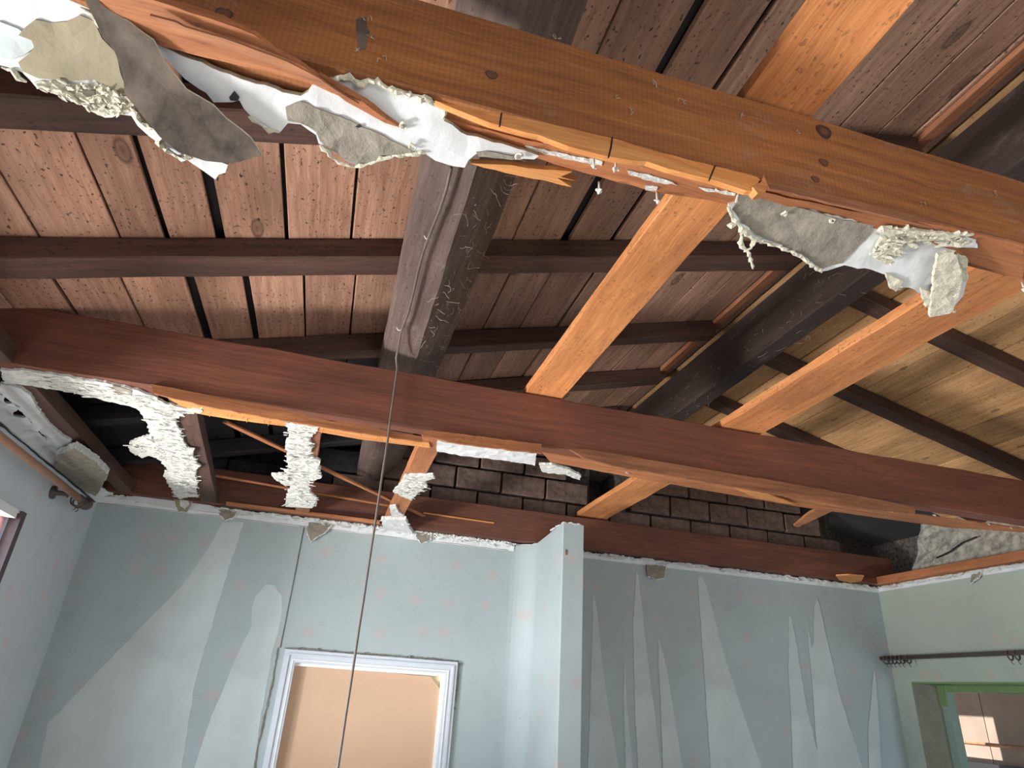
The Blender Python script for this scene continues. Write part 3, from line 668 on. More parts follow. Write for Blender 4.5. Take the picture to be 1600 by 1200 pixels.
T3 = coving('trim_3', (XR, YB, 0.842), (XR, 0.9, 0.842), 12, 0.03, 0.012, n=(1, 0, 0))
T4 = coving('trim_4', (XL, 0.9, 0.842), (XL, YB, 0.842), 15, 0.045, 0.05, n=(-1, 0, 0))
tube('wall_crack', [(XL + 0.004, y, 0.790 + 0.006 * noise.noise(Vector((0, y * 14, 2)))) for y in [3.9 - 0.05 * i for i in range(40)]], [0.003 + 0.006 * abs(noise.noise(Vector((i * 0.9, 1, 1)))) for i in range(40)], 'black', T4, sides=5)
tube('paper_joint', [(XL + 0.01, YB - 0.004, 0.795)] + [(x, YB - 0.004 + RND.uniform(-.001, .001), 0.800 + 0.003 * noise.noise(Vector((x * 5, 0, 0)))) for x in [XL + 0.1 * i for i in range(1, 24)]], 0.0016, 'cable2', T1, sides=5)
rim('plaster_rim', [(x, YB - 0.02, 0.842 + 0.006 * noise.noise(Vector((x * 9, 3, 0)))) for x in [-1.2 + 0.08 * i for i in range(29)]], 0.007, 'core', T1, seed=21)
rim('plaster_rim', [(x, YB - 0.016, 0.838 + 0.006 * noise.noise(Vector((x * 9, 3, 0)))) for x in [1.32 + 0.08 * i for i in range(30)]], 0.006, 'core', T2, seed=22)
rim('plaster_rim', [(XR - 0.014, y, 0.838 + 0.008 * noise.noise(Vector((y * 9, 3, 0)))) for y in [3.9 - 0.08 * i for i in range(36)]], 0.007, 'core', T3, seed=23)
flakes([Vector((XL + 0.05, YB - 0.03, 0.842)), Vector((1.1, YB - 0.03, 0.842)), Vector((1.1, YB - 0.004, 0.842)), Vector((XL + 0.05, YB - 0.004, 0.842))], 260, T1, 9, (0.01, 0.045), 0.3, 0.03, spread=0.2, over=0.004)
flakes([Vector((1.32, YB - 0.025, 0.84)), Vector((XR, YB - 0.025, 0.84)), Vector((XR, YB - 0.004, 0.84)), Vector((1.32, YB - 0.004, 0.84))], 220, T2, 10, (0.01, 0.05), 0.25, 0.02, spread=0.15, over=0.004)
flakes([Vector((XR - 0.03, 1.5, 0.84)), Vector((XR - 0.004, 1.5, 0.84)), Vector((XR - 0.004, 3.9, 0.84)), Vector((XR - 0.03, 3.9, 0.84))], 200, T3, 11, (0.01, 0.05), 0.25, 0.02, ang=1.57, spread=0.2, over=0.004)
# broken holes with skim plaster showing below the coving
def scar(par, uvs, y, seed, n=(0, 1, 0), ax=1):
    pts = [at(u, v, ax, y) for u, v in uvs]
    c = sum(pts, Vector()) / len(pts)
    o = sheet('plaster_scar', pts, n, 0.004, ['skim'], step=0.012, amp=0.003, seed=seed, grid=0, parent=par)
    rim('broken_edge', [c + (p - c) * 1.05 for p in pts[1:] + pts[:1]][:-1], 0.005, 'core', o, seed=seed, step=0.007)
    return o
yy = YB - 0.022
scar(T1, [(340, 792), (372, 796), (368, 806), (352, 813), (343, 804)], yy, 31)
scar(T1, [(482, 816), (518, 820), (508, 832), (494, 840), (486, 846), (480, 830)], yy, 32)
scar(T1, [(652, 828), (674, 832), (672, 844), (658, 849), (650, 838)], yy, 33)
scar(T2, [(1010, 882), (1040, 885), (1038, 902), (1024, 906), (1012, 900)], yy, 34)
scar(T3, [(1518, 898), (1534, 892), (1530, 902), (1516, 912)], XR - 0.02, 35, n=(1, 0, 0), ax=0)
sheet('hanging_plaster', Z([(596, 812), (634, 812), (640, 826), (650, 838), (610, 842), (600, 828)], 0.83), (0, 0, 1), 0.02, ['paint', 'core', 'core'], step=0.01, amp=0.004, seed=41, parent=T1)
sheet('hanging_plaster', [at(u, v, 1, YB - 0.03) for u, v in [(268, 775), (300, 780), (330, 790), (345, 800), (330, 800), (250, 790), (190, 778), (230, 772)]], (0, 1, 0), 0.02, ['paint', 'core', 'core'], step=0.01, amp=0.004, seed=42, parent=T1)

# ------------------------------------------------------------------ plaster strips still stuck to the timbers
def strip(uvs, label, seed, z=ZC, th=0.010, rims=(), amp=0.006, mats=('core', 'paper', 'core'), step=0.012):
    o = sheet('plaster_strip', Z(uvs, z - th), (0, 0, 1), th - 0.001, list(mats), step=step, amp=amp, seed=seed, grid=0.02,
              warp=lambda p: 0.003 * noise.fractal(p * 38, 0.8, 2, 3), label=label, cat='plaster', group='plaster remains under the timbers')
    return o
S1 = strip([(0, 578), (40, 580), (100, 588), (160, 598), (200, 606), (236, 618), (262, 632), (300, 640), (316, 638), (314, 645), (285, 648), (275, 656), (278, 668), (287, 690), (300, 708), (310, 728), (304, 740), (308, 752),
            (306, 775), (280, 780), (270, 768), (256, 745), (262, 732), (246, 716), (222, 709), (212, 712), (200, 700), (206, 690), (236, 680), (232, 665), (222, 648), (212, 637), (150, 622), (95, 610), (45, 602), (8, 600)],
           'longest ragged white plaster strip, along the joist and down the first short timber', 5, amp=0.008)
for i, uvs in enumerate([[(206, 690), (236, 684), (240, 692), (212, 699)], [(200, 698), (216, 695), (222, 702), (206, 706)], [(216, 712), (240, 700), (246, 706), (222, 716)], [(302, 724), (314, 728), (306, 734)], [(292, 700), (304, 702), (300, 710)]]):
    sheet('plaster_flake', Z(uvs, ZC - 0.016), (0, 0, 1), 0.006, ['core'], step=0.006, amp=0.003, seed=60 + i, grid=0, parent=S1)
sheet('grey_scar', Z([(176, 602), (205, 610), (204, 618), (178, 616)], ZC - 0.013), (0, 0, 1), 0.002, ['skim'], step=0.01, amp=0.003, seed=7, parent=S1)
sheet('hanging_scrap', [at(u, v, 1, YB - 0.07) for u, v in [(276, 762), (302, 764), (300, 785), (292, 800), (278, 798), (272, 780)]], (0, 1, 0), 0.012, ['paper', 'core', 'core'], step=0.008, amp=0.003, seed=44, parent=S1)
sheet('hanging_scrap', [at(u, v, 1, YB - 0.075) for u, v in [(281, 778), (293, 777), (296, 788), (288, 795), (281, 790)]], (0, 1, 0), 0.005, ['core'], step=0.006, amp=0.002, seed=45, grid=0, parent=S1)
S2 = strip([(446, 660), (480, 664), (498, 668), (494, 676), (484, 684), (488, 700), (482, 712), (500, 720), (498, 736), (502, 746), (484, 752), (484, 768), (494, 776), (492, 792), (478, 788), (446, 788), (450, 772), (455, 760), (440, 756), (424, 742), (446, 740), (452, 728), (448, 710), (446, 695), (452, 684), (450, 672)],
           'ragged white plaster strip on the second short timber, left of the cable', 6, amp=0.009)
for i, uvs in enumerate([[(424, 740), (448, 742), (452, 750), (436, 752)], [(484, 722), (500, 724), (496, 732)], [(446, 792), (470, 782), (492, 786), (488, 794)], [(484, 744), (502, 747), (488, 752)]]):
    sheet('plaster_flake', Z(uvs, ZC - 0.016), (0, 0, 1), 0.006, ['core'], step=0.006, amp=0.003, seed=70 + i, grid=0, parent=S2)
S3 = strip([(634, 742), (652, 743), (676, 742), (680, 748), (664, 752), (668, 760), (656, 768), (648, 776), (644, 782), (628, 776), (614, 768), (628, 754)],
           'small ragged white plaster patch on the bare orange short timber', 8, amp=0.006)
S4 = strip([(684, 690), (720, 692), (780, 698), (838, 706), (836, 727), (790, 720), (720, 712), (682, 705)], 'smooth white straight strip of plaster under the middle joist, right of the cable', 9, amp=0.002, mats=('paint', 'core', 'core'))
S5 = strip([(842, 726), (862, 726), (890, 734), (908, 744), (906, 750), (884, 742), (862, 740), (848, 738)], 'curled white plaster crumb hanging at the end of the smooth strip', 10, amp=0.004)
S6 = strip([(609, 792), (618, 790), (622, 800), (632, 806), (612, 808)], 'tiny white plaster crumb at the lower end of the bare short timber', 11, amp=0.004)
def uvp(l, z): return Z(l, z)
flakes(uvp([(236, 640), (300, 642), (278, 656), (282, 690), (302, 708), (308, 728), (304, 752), (306, 775), (276, 775), (262, 740), (250, 716), (222, 706), (206, 696), (238, 684), (234, 660)], ZC - 0.012), 330, S1, 1, (0.014, 0.05), 0.24, 0.012, spread=0.25, over=0.020)
flakes(uvp([(40, 582), (120, 592), (236, 620), (290, 642), (260, 645), (140, 618), (50, 600)], ZC - 0.012), 150, S1, 2, (0.02, 0.06), 0.16, 0.006, spread=0.12, over=0.004, ang=-0.05)
flakes(uvp([(448, 664), (494, 670), (484, 690), (484, 712), (498, 725), (496, 745), (484, 756), (492, 780), (480, 788), (450, 786), (452, 762), (430, 744), (450, 735), (448, 700)], ZC - 0.012), 230, S2, 3, (0.012, 0.05), 0.24, 0.012, spread=0.25, over=0.020)
flakes(uvp([(634, 744), (674, 744), (664, 764), (644, 780), (618, 768)], ZC - 0.012), 60, S3, 4, (0.012, 0.04), 0.26, 0.008, spread=0.3)
flakes(uvp([(596, 812), (640, 812), (648, 834), (604, 836)], 0.83), 30, T1, 5, (0.012, 0.03), 0.4, 0.008)
# left wall: big painted remnant with grey skim
S7 = sheet('plaster_remnant', Z([(0, 600), (30, 606), (48, 618), (60, 640), (78, 665), (96, 680), (112, 690), (108, 696), (120, 708), (112, 714), (98, 712), (84, 700), (60, 672), (36, 646), (10, 622), (0, 614)], ZC - 0.012), (0, 0, 1), 0.011, ['paint', 'paper', 'core'], step=0.012, amp=0.005, seed=17,
           label='white painted ceiling remnant along the top of the left wall', cat='plasterboard', group='ceiling board remains')
S8 = sheet('plaster_remnant', Z([(88, 712), (116, 700), (148, 720), (168, 742), (160, 758), (150, 776), (130, 766), (112, 764), (96, 750), (86, 730)], ZC - 0.055), (0, 0, 1), 0.03, ['skim', 'skim', 'core'], step=0.012, amp=0.006, seed=18,
           label='grey-brown plaster lump in the corner above the end of the left curtain pole', cat='plasterboard', group='ceiling board remains')

# ------------------------------------------------------------------ hanging plasterboard under the front joist
nL = Vector((0, 0.30, 1)); cL = nL.dot(Vector((0, 0.79, 0.842)))
def PL(l, off=0.0): return [onp(u, v, nL, cL - off) for u, v in l]
wl = lambda p: 0.006 * noise.noise(p * 9) + 0.002 * noise.noise(p * 40)
B1 = sheet('plasterboard_piece', PL([(-40, -25), (60, -20), (120, 2), (142, 14), (150, 34), (166, 60), (184, 84), (192, 110), (205, 150), (218, 180), (232, 195), (248, 205), (258, 214), (300, 244), (340, 252), (356, 258), (352, 270), (336, 281), (318, 268),
                               (292, 250), (262, 236), (246, 222), (234, 212), (216, 196), (206, 180), (186, 178), (164, 184), (140, 174), (128, 164), (92, 150), (58, 138), (50, 128), (36, 112), (24, 106), (0, 100), (-60, 84)]), nL, 0.011,
           ['paint', 'paper_dark', 'cream_core'], step=0.012, amp=0.004, seed=51, grid=0.025, warp=wl,
           label='large cream plasterboard piece hanging at the upper left corner, its paper torn off', cat='plasterboard', group='ceiling board remains')
sheet('torn_paper', PL([(30, 54), (56, 30), (80, 36), (104, 34), (124, 24), (146, 34), (160, 60), (182, 82), (190, 112), (200, 140), (196, 146), (180, 140), (160, 130), (146, 124), (128, 126), (100, 126), (80, 124), (60, 122), (36, 110), (30, 96), (46, 84), (54, 72), (50, 62), (36, 56)], 0.003), nL, 0.003,
      ['paper'], step=0.012, amp=0.002, seed=52, grid=0.02, warp=wl, parent=B1, label='tan bare paper patch')
sheet('torn_paper', PL([(-40, 30), (0, 32), (30, 44), (52, 62), (54, 74), (40, 84), (20, 92), (0, 88), (-40, 80)], 0.003), nL, 0.003, ['bare'], step=0.012, amp=0.002, seed=53, grid=0.02, warp=wl, parent=B1)
sheet('broken_core', PL([(54, 128), (80, 126), (100, 130), (124, 132), (150, 128), (170, 138), (186, 148), (200, 150), (210, 160), (206, 174), (186, 177), (164, 182), (140, 172), (100, 152), (60, 138)], 0.004), nL, 0.008, ['cream_core'], step=0.008, amp=0.004, seed=54, grid=0.010,
      warp=lambda p: wl(p) + 0.005 * noise.fractal(p * 60, 0.8, 2, 3), parent=B1)
sheet('nail_hole', PL([(128, 140), (148, 142), (148, 150), (136, 152), (129, 147)], 0.012), nL, 0.003, ['paper_dark'], step=0.01, amp=0.001, seed=3, grid=0, parent=B1)
rim('crumbled_edge', PL([(206, 165), (212, 180), (220, 192), (232, 198), (246, 200), (252, 212), (248, 222), (262, 236), (285, 248), (300, 246)], 0.006), 0.0062, 'cream_core', B1, seed=55, step=0.006)
flakes(PL([(54, 128), (100, 130), (150, 128), (200, 150), (208, 172), (164, 180), (140, 170), (100, 152), (60, 138)], 0.006), 110, B1, 6, (0.008, 0.024), 0.35, 0.006, spread=0.9, over=0.003, mat='cream_core')
rim('crumbled_edge', PL([(0, 104), (20, 110), (30, 122), (42, 128)], 0.004), 0.004, 'cream_core', B1, seed=56, step=0.006)
rim('crumbled_edge', PL([(128, 10), (140, 22), (154, 44)], 0.004), 0.004, 'cream_core', B1, seed=57, step=0.006)
# folded-down brown backing strip, hanging lower than the board
nB = Vector((0, 0.42, 1)); cB = nB.dot(Vector((0, 0.77, 0.826)))
B2 = sheet('backing_strip', [onp(u, v, nB, cB) for u, v in [(134, 2), (146, -8), (160, 10), (200, 32), (240, 62), (258, 98), (290, 140), (332, 165), (352, 186), (392, 216), (410, 242), (396, 246), (360, 256), (320, 252), (278, 238), (250, 214), (214, 168), (196, 146), (192, 112), (180, 80), (160, 55)]],
           nB, 0.004, ['paper_dark', 'paper_dark', 'cream_core'], step=0.015, amp=0.0015, seed=58, grid=0.025, warp=lambda p: 0.006 * noise.noise(p * 7) + 0.002 * noise.noise(p * 30),
           label='dark grey-brown strip of board paper hanging diagonally beside the cream plasterboard', cat='plasterboard', group='ceiling board remains')
# middle painted board under the front joist
B3 = sheet('plasterboard_piece', PL([(238, 66), (300, 92), (345, 112), (400, 132), (470, 150), (495, 128), (520, 122), (548, 118), (560, 128), (590, 124), (610, 138), (640, 144), (680, 160), (697, 172), (694, 188), (720, 206), (770, 222), (820, 236), (842, 244), (835, 250), (800, 250), (770, 244), (744, 240), (732, 250), (726, 262), (700, 258), (680, 252),
                               (664, 240), (630, 240), (596, 246), (580, 256), (560, 260), (540, 252), (512, 230), (498, 224), (494, 210), (470, 194), (450, 192), (438, 206), (414, 200), (396, 186), (380, 170), (374, 158), (350, 160), (334, 160), (312, 138), (290, 122), (272, 104), (254, 86)], 0.0), nL, 0.011,
           ['paint', 'paper_dark', 'cream_core'], step=0.012, amp=0.0035, seed=61, grid=0.022, warp=wl,
           label='white painted plasterboard piece with a torn grey patch, below the middle of the front joist', cat='plasterboard', group='ceiling board remains')
sheet('torn_paper', PL([(446, 168), (470, 158), (500, 170), (540, 186), (600, 212), (650, 238), (628, 240), (598, 242), (580, 254), (560, 257), (536, 248), (510, 228), (500, 220), (494, 206), (470, 192), (450, 188)], 0.003), nL, 0.003, ['skim'], step=0.01, amp=0.002, seed=62, grid=0.015,
      warp=lambda p: wl(p) + 0.002 * noise.noise(Vector((p.x * 90, p.y * 20, 0))), parent=B3, label='torn grey paper patch')
sheet('torn_paper', PL([(744, 238), (760, 236), (810, 246), (806, 250), (770, 247), (748, 245)], 0.003), nL, 0.002, ['skim'], step=0.01, amp=0.001, seed=63, grid=0, parent=B3)
rim('crumbled_edge', PL([(500, 226), (512, 238), (530, 254), (555, 262), (570, 258), (596, 248), (640, 240), (664, 240)], 0.004), 0.0042, 'cream_core', B3, seed=64, step=0.006)
rim('crumbled_edge', PL([(500, 128), (520, 124), (546, 120), (562, 130), (590, 126), (610, 140), (640, 146), (676, 160), (694, 172), (692, 186)], 0.004), 0.0055, 'cream_core', B3, seed=65, step=0.006)
rim('crumbled_edge', PL([(390, 182), (402, 192), (420, 203), (436, 207)], 0.004), 0.004, 'cream_core', B3, seed=66, step=0.006)
for u, v in ((645, 230), (632, 196), (812, 244)):
    c = PL([(u, v)], 0.008)[0]; rim('nail_blister', [c + Vector((0.006 * math.cos(t), 0.006 * math.sin(t), 0)) for t in [i * 0.7 for i in range(9)]], 0.003, 'cream_core', B3, seed=u, step=0.004)
sheet('hole', PL([(358, 152), (366, 142), (374, 152), (372, 158), (360, 157)], 0.0015), nL, 0.001, ['black'], step=0.01, amp=0.001, seed=2, grid=0, parent=B3)
sheet('hole', PL([(555, 198), (562, 194), (566, 198), (560, 200)], 0.0055), nL, 0.001, ['black'], step=0.01, amp=0.001, seed=2, grid=0, parent=B3)

# right hanging board
nR = Vector((0, 0.35, 1)); cR = nR.dot(Vector((0, 0.80, 0.842)))
def PR(l, off=0.0): return [onp(u, v, nR, cR - off) for u, v in l]
wr = lambda p: 0.009 * noise.noise(p * 8 + Vector((3, 1, 0))) + 0.002 * noise.noise(p * 40)
B4 = sheet('plasterboard_piece', PR([(1152, 298), (1200, 310), (1300, 336), (1370, 352), (1440, 358), (1500, 360), (1524, 366), (1510, 376), (1530, 390), (1500, 388), (1488, 398), (1506, 404), (1512, 430), (1504, 462), (1484, 490), (1456, 494), (1452, 470), (1440, 458), (1420, 448), (1400, 450), (1392, 440), (1386, 428),
                               (1370, 424), (1340, 420), (1320, 415), (1284, 424), (1262, 408), (1240, 394), (1210, 382), (1180, 376), (1164, 370), (1150, 350), (1138, 332), (1140, 322), (1150, 318)]), nR, 0.011,
           ['paint', 'paper_dark', 'cream_core'], step=0.012, amp=0.004, seed=71, grid=0.022, warp=wr,
           label='torn plasterboard piece under the right half of the front joist, with white rubble', cat='plasterboard', group='ceiling board remains')
sheet('torn_paper', PR([(1154, 302), (1200, 314), (1300, 338), (1366, 354), (1352, 376), (1330, 398), (1318, 412), (1284, 420), (1264, 404), (1240, 390), (1212, 378), (1184, 368), (1160, 350), (1144, 328), (1152, 318)], 0.003), nR, 0.003, ['skim'], step=0.012, amp=0.002, seed=72, grid=0.02, warp=wr, parent=B4, label='greenish-brown bare paper')
rim('crumbled_edge', PR([(1138, 322), (1142, 334), (1150, 346), (1160, 358), (1172, 368), (1186, 376), (1220, 386), (1246, 398), (1270, 414), (1284, 426)], 0.006), 0.0048, 'cream_core', B4, seed=73, step=0.006)
rim('crumbled_edge', PR([(1160, 362), (1158, 384), (1168, 392), (1176, 420)], 0.006), 0.0045, 'cream_core', B4, seed=74, step=0.006)
rim('crumbled_edge', PR([(1150, 350), (1136, 352)], 0.006), 0.006, 'cream_core', B4, seed=75, step=0.005)
rim('crumbled_edge', PR([(1180, 372), (1172, 388), (1162, 394)], 0.006), 0.0045, 'cream_core', B4, seed=75, step=0.005)
rim('crumbled_edge', PR([(1372, 358), (1400, 358), (1440, 362), (1500, 364), (1522, 366)], 0.012), 0.006, 'cream_core', B4, seed=76, step=0.006)
for i, (uvs, off) in enumerate((([(1380, 372), (1412, 366), (1410, 384), (1386, 410), (1366, 404), (1370, 388)], 0.014), ([(1376, 360), (1420, 360), (1500, 366), (1520, 368), (1460, 376), (1400, 378)], 0.018), ([(1366, 404), (1392, 384), (1414, 376), (1412, 392), (1388, 412)], 0.022),
                                ([(1466, 398), (1490, 394), (1506, 430), (1500, 458), (1486, 488), (1453, 496), (1458, 440)], 0.028), ([(1500, 400), (1512, 404), (1510, 440), (1500, 440)], 0.016), ([(1440, 452), (1458, 456), (1456, 480), (1446, 480)], 0.022),
                                ([(1460, 376), (1520, 366), (1528, 388), (1470, 386)], 0.012), ([(1386, 430), (1412, 440), (1400, 456), (1390, 450)], 0.012))):
    sheet('rubble_flake', PR(uvs, off), nR, 0.009, ['cream_core'] if i not in (6,) else ['paint'], step=0.008, amp=0.003, seed=80 + i, grid=0.012, warp=lambda p: 0.003 * noise.fractal(p * 50, 0.8, 2, 3), parent=B4)
for u, v in ((1226, 334), (1300, 346), (1398, 362), (1407, 450), (1477, 480)):
    c = PR([(u, v)], 0.008)[0]; rim('nail_blister', [c + Vector((0.005 * math.cos(t), 0.005 * math.sin(t), 0)) for t in [i * 0.7 for i in range(9)]], 0.0028, 'cream_core', B4, seed=u, step=0.004)

flakes(PR([(1372, 360), (1420, 362), (1516, 368), (1500, 378), (1420, 380), (1390, 408), (1366, 402)], 0.012), 90, B4, 7, (0.010, 0.035), 0.3, 0.014, ang=-0.2, spread=0.5, mat='cream_core')
flakes(PR([(1466, 400), (1504, 430), (1486, 486), (1456, 490)], 0.020), 26, B4, 8, (0.010, 0.03), 0.5, 0.006, ang=1.2, mat='cream_core')
# white paste and nails on the underside of the front joist
for i, uvs in enumerate([[(842, 214), (870, 214), (886, 222), (880, 226), (850, 224)], [(820, 228), (880, 240), (942, 252), (940, 260), (890, 250), (830, 236)], [(980, 266), (1010, 272), (1044, 282), (1060, 290), (1020, 284), (984, 274)], [(1008, 290), (1028, 292), (1026, 298), (1008, 297)], [(1090, 292), (1150, 302), (1148, 306), (1100, 298)]]):
    sheet('plaster_smear', Z(uvs, ZC - 0.006), (0, 0, 1), 0.0025, ['core'], step=0.006, amp=0.0025, seed=90 + i, grid=0, parent=J1)
for u, v in ((928, 246), (962, 250), (936, 284), (1026, 300), (1596, 440)):
    p = at(u, v, 2, ZC - 0.004); o = tube('nail', [p, p + Vector((0, 0, -0.022))], 0.0018, 'web', J1, sides=6)
    rim('plaster_crumb', [p + Vector((-0.004, 0, -0.02)), p + Vector((0.005, 0, -0.024))], 0.005, 'core', o, seed=u, step=0.003)
for u, v in ((1228, 773), (1310, 785), (1392, 798), (1120, 752), (1175, 762), (1460, 804), (1545, 818), (1580, 824), (980, 738)):
    p = at(u, v, 2, ZC - 0.004); rim('plaster_crumb', [p + Vector((-0.010, 0, 0)), p + Vector((0.012, 0.004, -0.004))], 0.006 if u in (1228, 1392) else 0.0035, 'core', J2, seed=u, step=0.005)
for u, v in ((575, 28), (578, 60), (560, 75), (600, 90), (1020, 130), (960, 150), (985, 172), (1065, 155), (870, 55), (1440, 320), (1555, 300), (1160, 180), (1245, 205)):
    p = at(u, v, 1, 0.7545)
    for k in range(3):
        q = p + Vector((RND.uniform(-.006, .006), 0, RND.uniform(-.007, .007)))
        tube('dust_tuft', [q, q + Vector((RND.uniform(-.003, .003), -0.002, RND.uniform(-.003, .003))), q + Vector((RND.uniform(-.004, .004), -0.003, RND.uniform(-.006, .002))), q + Vector((RND.uniform(-.005, .005), -0.001, RND.uniform(-.010, 0)))], 0.0005, 'web', J1, sides=3)
# nail wound in the front joist and cobweb wisps on purlin and ridge beam
sheet('nail_wound', [at(u, v, 1, 0.7562) for u, v in [(556, 30), (572, 26), (578, 50), (572, 76), (560, 78), (558, 52)]], (0, 1, 0), 0.001, ['paper_dark'], step=0.01, amp=0.003, seed=5, grid=0, parent=J1)
def wisps(par, pts, name='cobweb_wisp', r=0.00045, sp=0.022):
    for p in pts:
        q = Vector(p); path = [q]; d = Vector((RND.uniform(-1, 1), RND.uniform(-1, 1), RND.uniform(-0.3, 0.1))).normalized()
        for _ in range(RND.randint(4, 8)):
            d = (d + Vector((RND.uniform(-1, 1), RND.uniform(-1, 1), RND.uniform(-0.4, 0.3))) * 0.8).normalized(); q = q + d * RND.uniform(0.15, 0.4) * sp; path.append(q.copy())
        tube(name, path, r, 'web', par, sides=3)
pts = []
for _ in range(110):
    y = RND.uniform(1.2, 2.6); x = RND.uniform(0.18, 0.30); pts.append((x, y, 1.128 + (x - 0.172) * 1.03 - 0.008))
wisps(PU, pts)
pts = [(1.698, RND.uniform(1.4, 3.2), RND.uniform(1.48, 1.65)) for _ in range(60)] + [(RND.uniform(1.7, 1.8), RND.uniform(1.2, 3.0), 1.466) for _ in range(20)]
wisps(RB, pts)

# ------------------------------------------------------------------ cable
pz = []
for i in range(9):     # along the underside of the purlin
    t = i / 8; u = 705 + (625 - 705) * t + 3 * math.sin(t * 9); v = 262 + (520 - 262) * t; pz.append(at(u, v, 2, 1.122))
pz.append(at(619, 560, 2, 1.10)); pz.append((0.108, 2.213, 1.06)); pz.append((0.110, 2.210, 0.85))
zz = 0.80
while zz > -0.75:
    pz.append((0.112 + 0.004 * noise.noise(Vector((0, 0, zz * 5))), 2.208 + 0.003 * noise.noise(Vector((4, 0, zz * 5))), zz)); zz -= 0.08
tube('hanging_cable', pz, 0.0042, 'cable', label='thin grey-brown cable running along the rough beam and hanging straight down past the door', cat='cable')
for u, v in ((668, 371), (624, 514)):
    p = at(u, v, 2, 1.126); tube('cable_clip', [p + Vector((-0.009, 0, 0.004)), p + Vector((-0.004, 0, -0.005)), p + Vector((0.004, 0, -0.005)), p + Vector((0.009, 0, 0.004))], 0.0022, 'web', PU, sides=6)

# ------------------------------------------------------------------ door opening with casing and peach board
D = empty('door_1', (0.3, YB, FL), kind='structure')
dx0, dx1, dz = -0.105, 0.708, 0.083
cw = 0.062
def casing(x0, x1, zt, y, th, w, mat, name):
    return boxes(name, [((x0 - w, y - th, FL), (x0, y, zt + w)), ((x1, y - th, FL), (x1 + w, y, zt + w)), ((x0, y - th, zt), (x1, y, zt + w))], mat, D)
casing(dx0, dx1, dz, YB, 0.018, cw, 'grey_gloss', 'door_casing')
casing(dx0 - 0.034, dx1 + 0.034, dz + 0.034, YB - 0.017, 0.008, 0.010, 'grey_gloss', 'casing_bead')
casing(dx0 - 0.010, dx1 + 0.010, dz + 0.010, YB - 0.017, 0.005, 0.006, 'white_gloss', 'casing_bead')
casing(dx0 + 0.001, dx1 - 0.018, dz - 0.016, YB + 0.075, 0.07, 0.019, 'white_gloss', 'door_lining')
sheet('door_panel', [(dx0, YB + 0.03, FL), (dx1 - 0.012, YB + 0.03, FL), (dx1 - 0.012, YB + 0.03, dz - 0.085), (dx1 - 0.075, YB + 0.03, dz - 0.020), (dx0, YB + 0.03, dz - 0.010)], (0, 1, 0), 0.006, ['peach'], step=0.05, amp=0.0008, grid=0, parent=D, label='peach coloured board closing the doorway')
box('backing_panel', (dx0 - 0.02, YB + 0.05, FL), (dx1 + 0.02, YB + 0.06, dz + 0.02), 'cream', D, label='cream board behind the torn corner')
rim('filler_bead', [(-0.175, YB - 0.004, 0.150), (0.0, YB - 0.004, 0.156), (0.2, YB - 0.005, 0.150), (0.45, YB - 0.004, 0.154), (0.77, YB - 0.004, 0.150), (0.785, YB - 0.004, 0.13)], 0.004, 'skim', D, seed=5, step=0.012)
rim('filler_bead', [(-0.205, YB - 0.004, 0.16), (-0.20, YB - 0.004, 0.0), (-0.208, YB - 0.004, -0.3), (-0.205, YB - 0.004, -0.6)], 0.005, 'skim', D, seed=6, step=0.02)
rim('filler_bead', [(0.782, YB - 0.004, 0.14), (0.784, YB - 0.004, 0.0), (0.780, YB - 0.004, -0.06)], 0.004, 'skim', D, seed=7, step=0.012)
box('conduit_strip', (-0.222, YB - 0.006, 0.15), (-0.197, YB, 0.80), 'wp', D)
tube('joint_line', [(-0.194, YB - 0.002, 0.15), (-0.193, YB - 0.002, 0.5), (-0.194, YB - 0.002, 0.79)], 0.0028, 'skim', D, sides=6)
for x, z in ((0.0, .156), (.25, .152), (.5, .154), (.787, .135), (.778, -.09)):
    tube('nail_head', [(x, YB - 0.010, z), (x, YB, z)], 0.006, 'skim', D, sides=7)

# ------------------------------------------------------------------ peeled wallpaper patches on the back wall (thin torn layers)
PE = empty('peeled_wallpaper', (0, YB, 0.5), kind='structure')
def peel(uvs, seed, ax=1, val=YB, n=(0, 1, 0), mat='bare'):
    pts = [at(u, v, ax, val - 0.0012 - seed * 0.00025) for u, v in uvs]
    return sheet('peeled_patch', pts, n, 0.0008, [mat], step=0.03, amp=0.004, seed=seed, grid=0, parent=PE)
peel([(348, 816), (381, 816), (360, 880), (338, 952), (304, 1070), (284, 1200), (240, 1500), (0, 1500), (75, 1130), (169, 1033), (225, 975), (282, 918), (320, 865)], 1)
peel([(415, 913), (430, 915), (440, 930), (442, 969), (428, 1010), (405, 1137), (390, 1300), (260, 1500), (304, 1200), (324, 1137), (365, 1036), (393, 979), (394, 950), (400, 930)], 2)
def spike(lst, seed):
    peel([(880 + 0.325 * a, 820 + 0.325 * b) for a, b in lst], seed)
spike([(145, 320), (165, 430), (185, 640), (230, 950), (270, 1169), (330, 1600), (100, 1600), (120, 1169), (135, 700)], 3)
spike([(290, 620), (310, 900), (335, 1169), (360, 1600), (310, 1600), (300, 1169), (292, 900)], 4)
spike([(350, 225), (362, 240), (380, 400), (400, 600), (440, 900), (470, 1169), (500, 1600), (390, 1600), (360, 1169), (345, 900), (335, 480)], 5)
spike([(455, 540), (466, 560), (500, 700), (540, 950), (575, 1169), (640, 1600), (500, 1600), (480, 1169), (470, 900), (458, 640)], 6)
spike([(645, 250), (670, 250), (690, 300), (735, 480), (780, 650), (880, 950), (955, 1169), (1060, 1600), (750, 1600), (710, 1169), (690, 900), (660, 450)], 7)
spike([(1085, 430), (1098, 450), (1120, 560), (1165, 850), (1240, 1169), (1340, 1600), (1120, 1600), (1105, 1169), (1095, 900), (1082, 700)], 8)
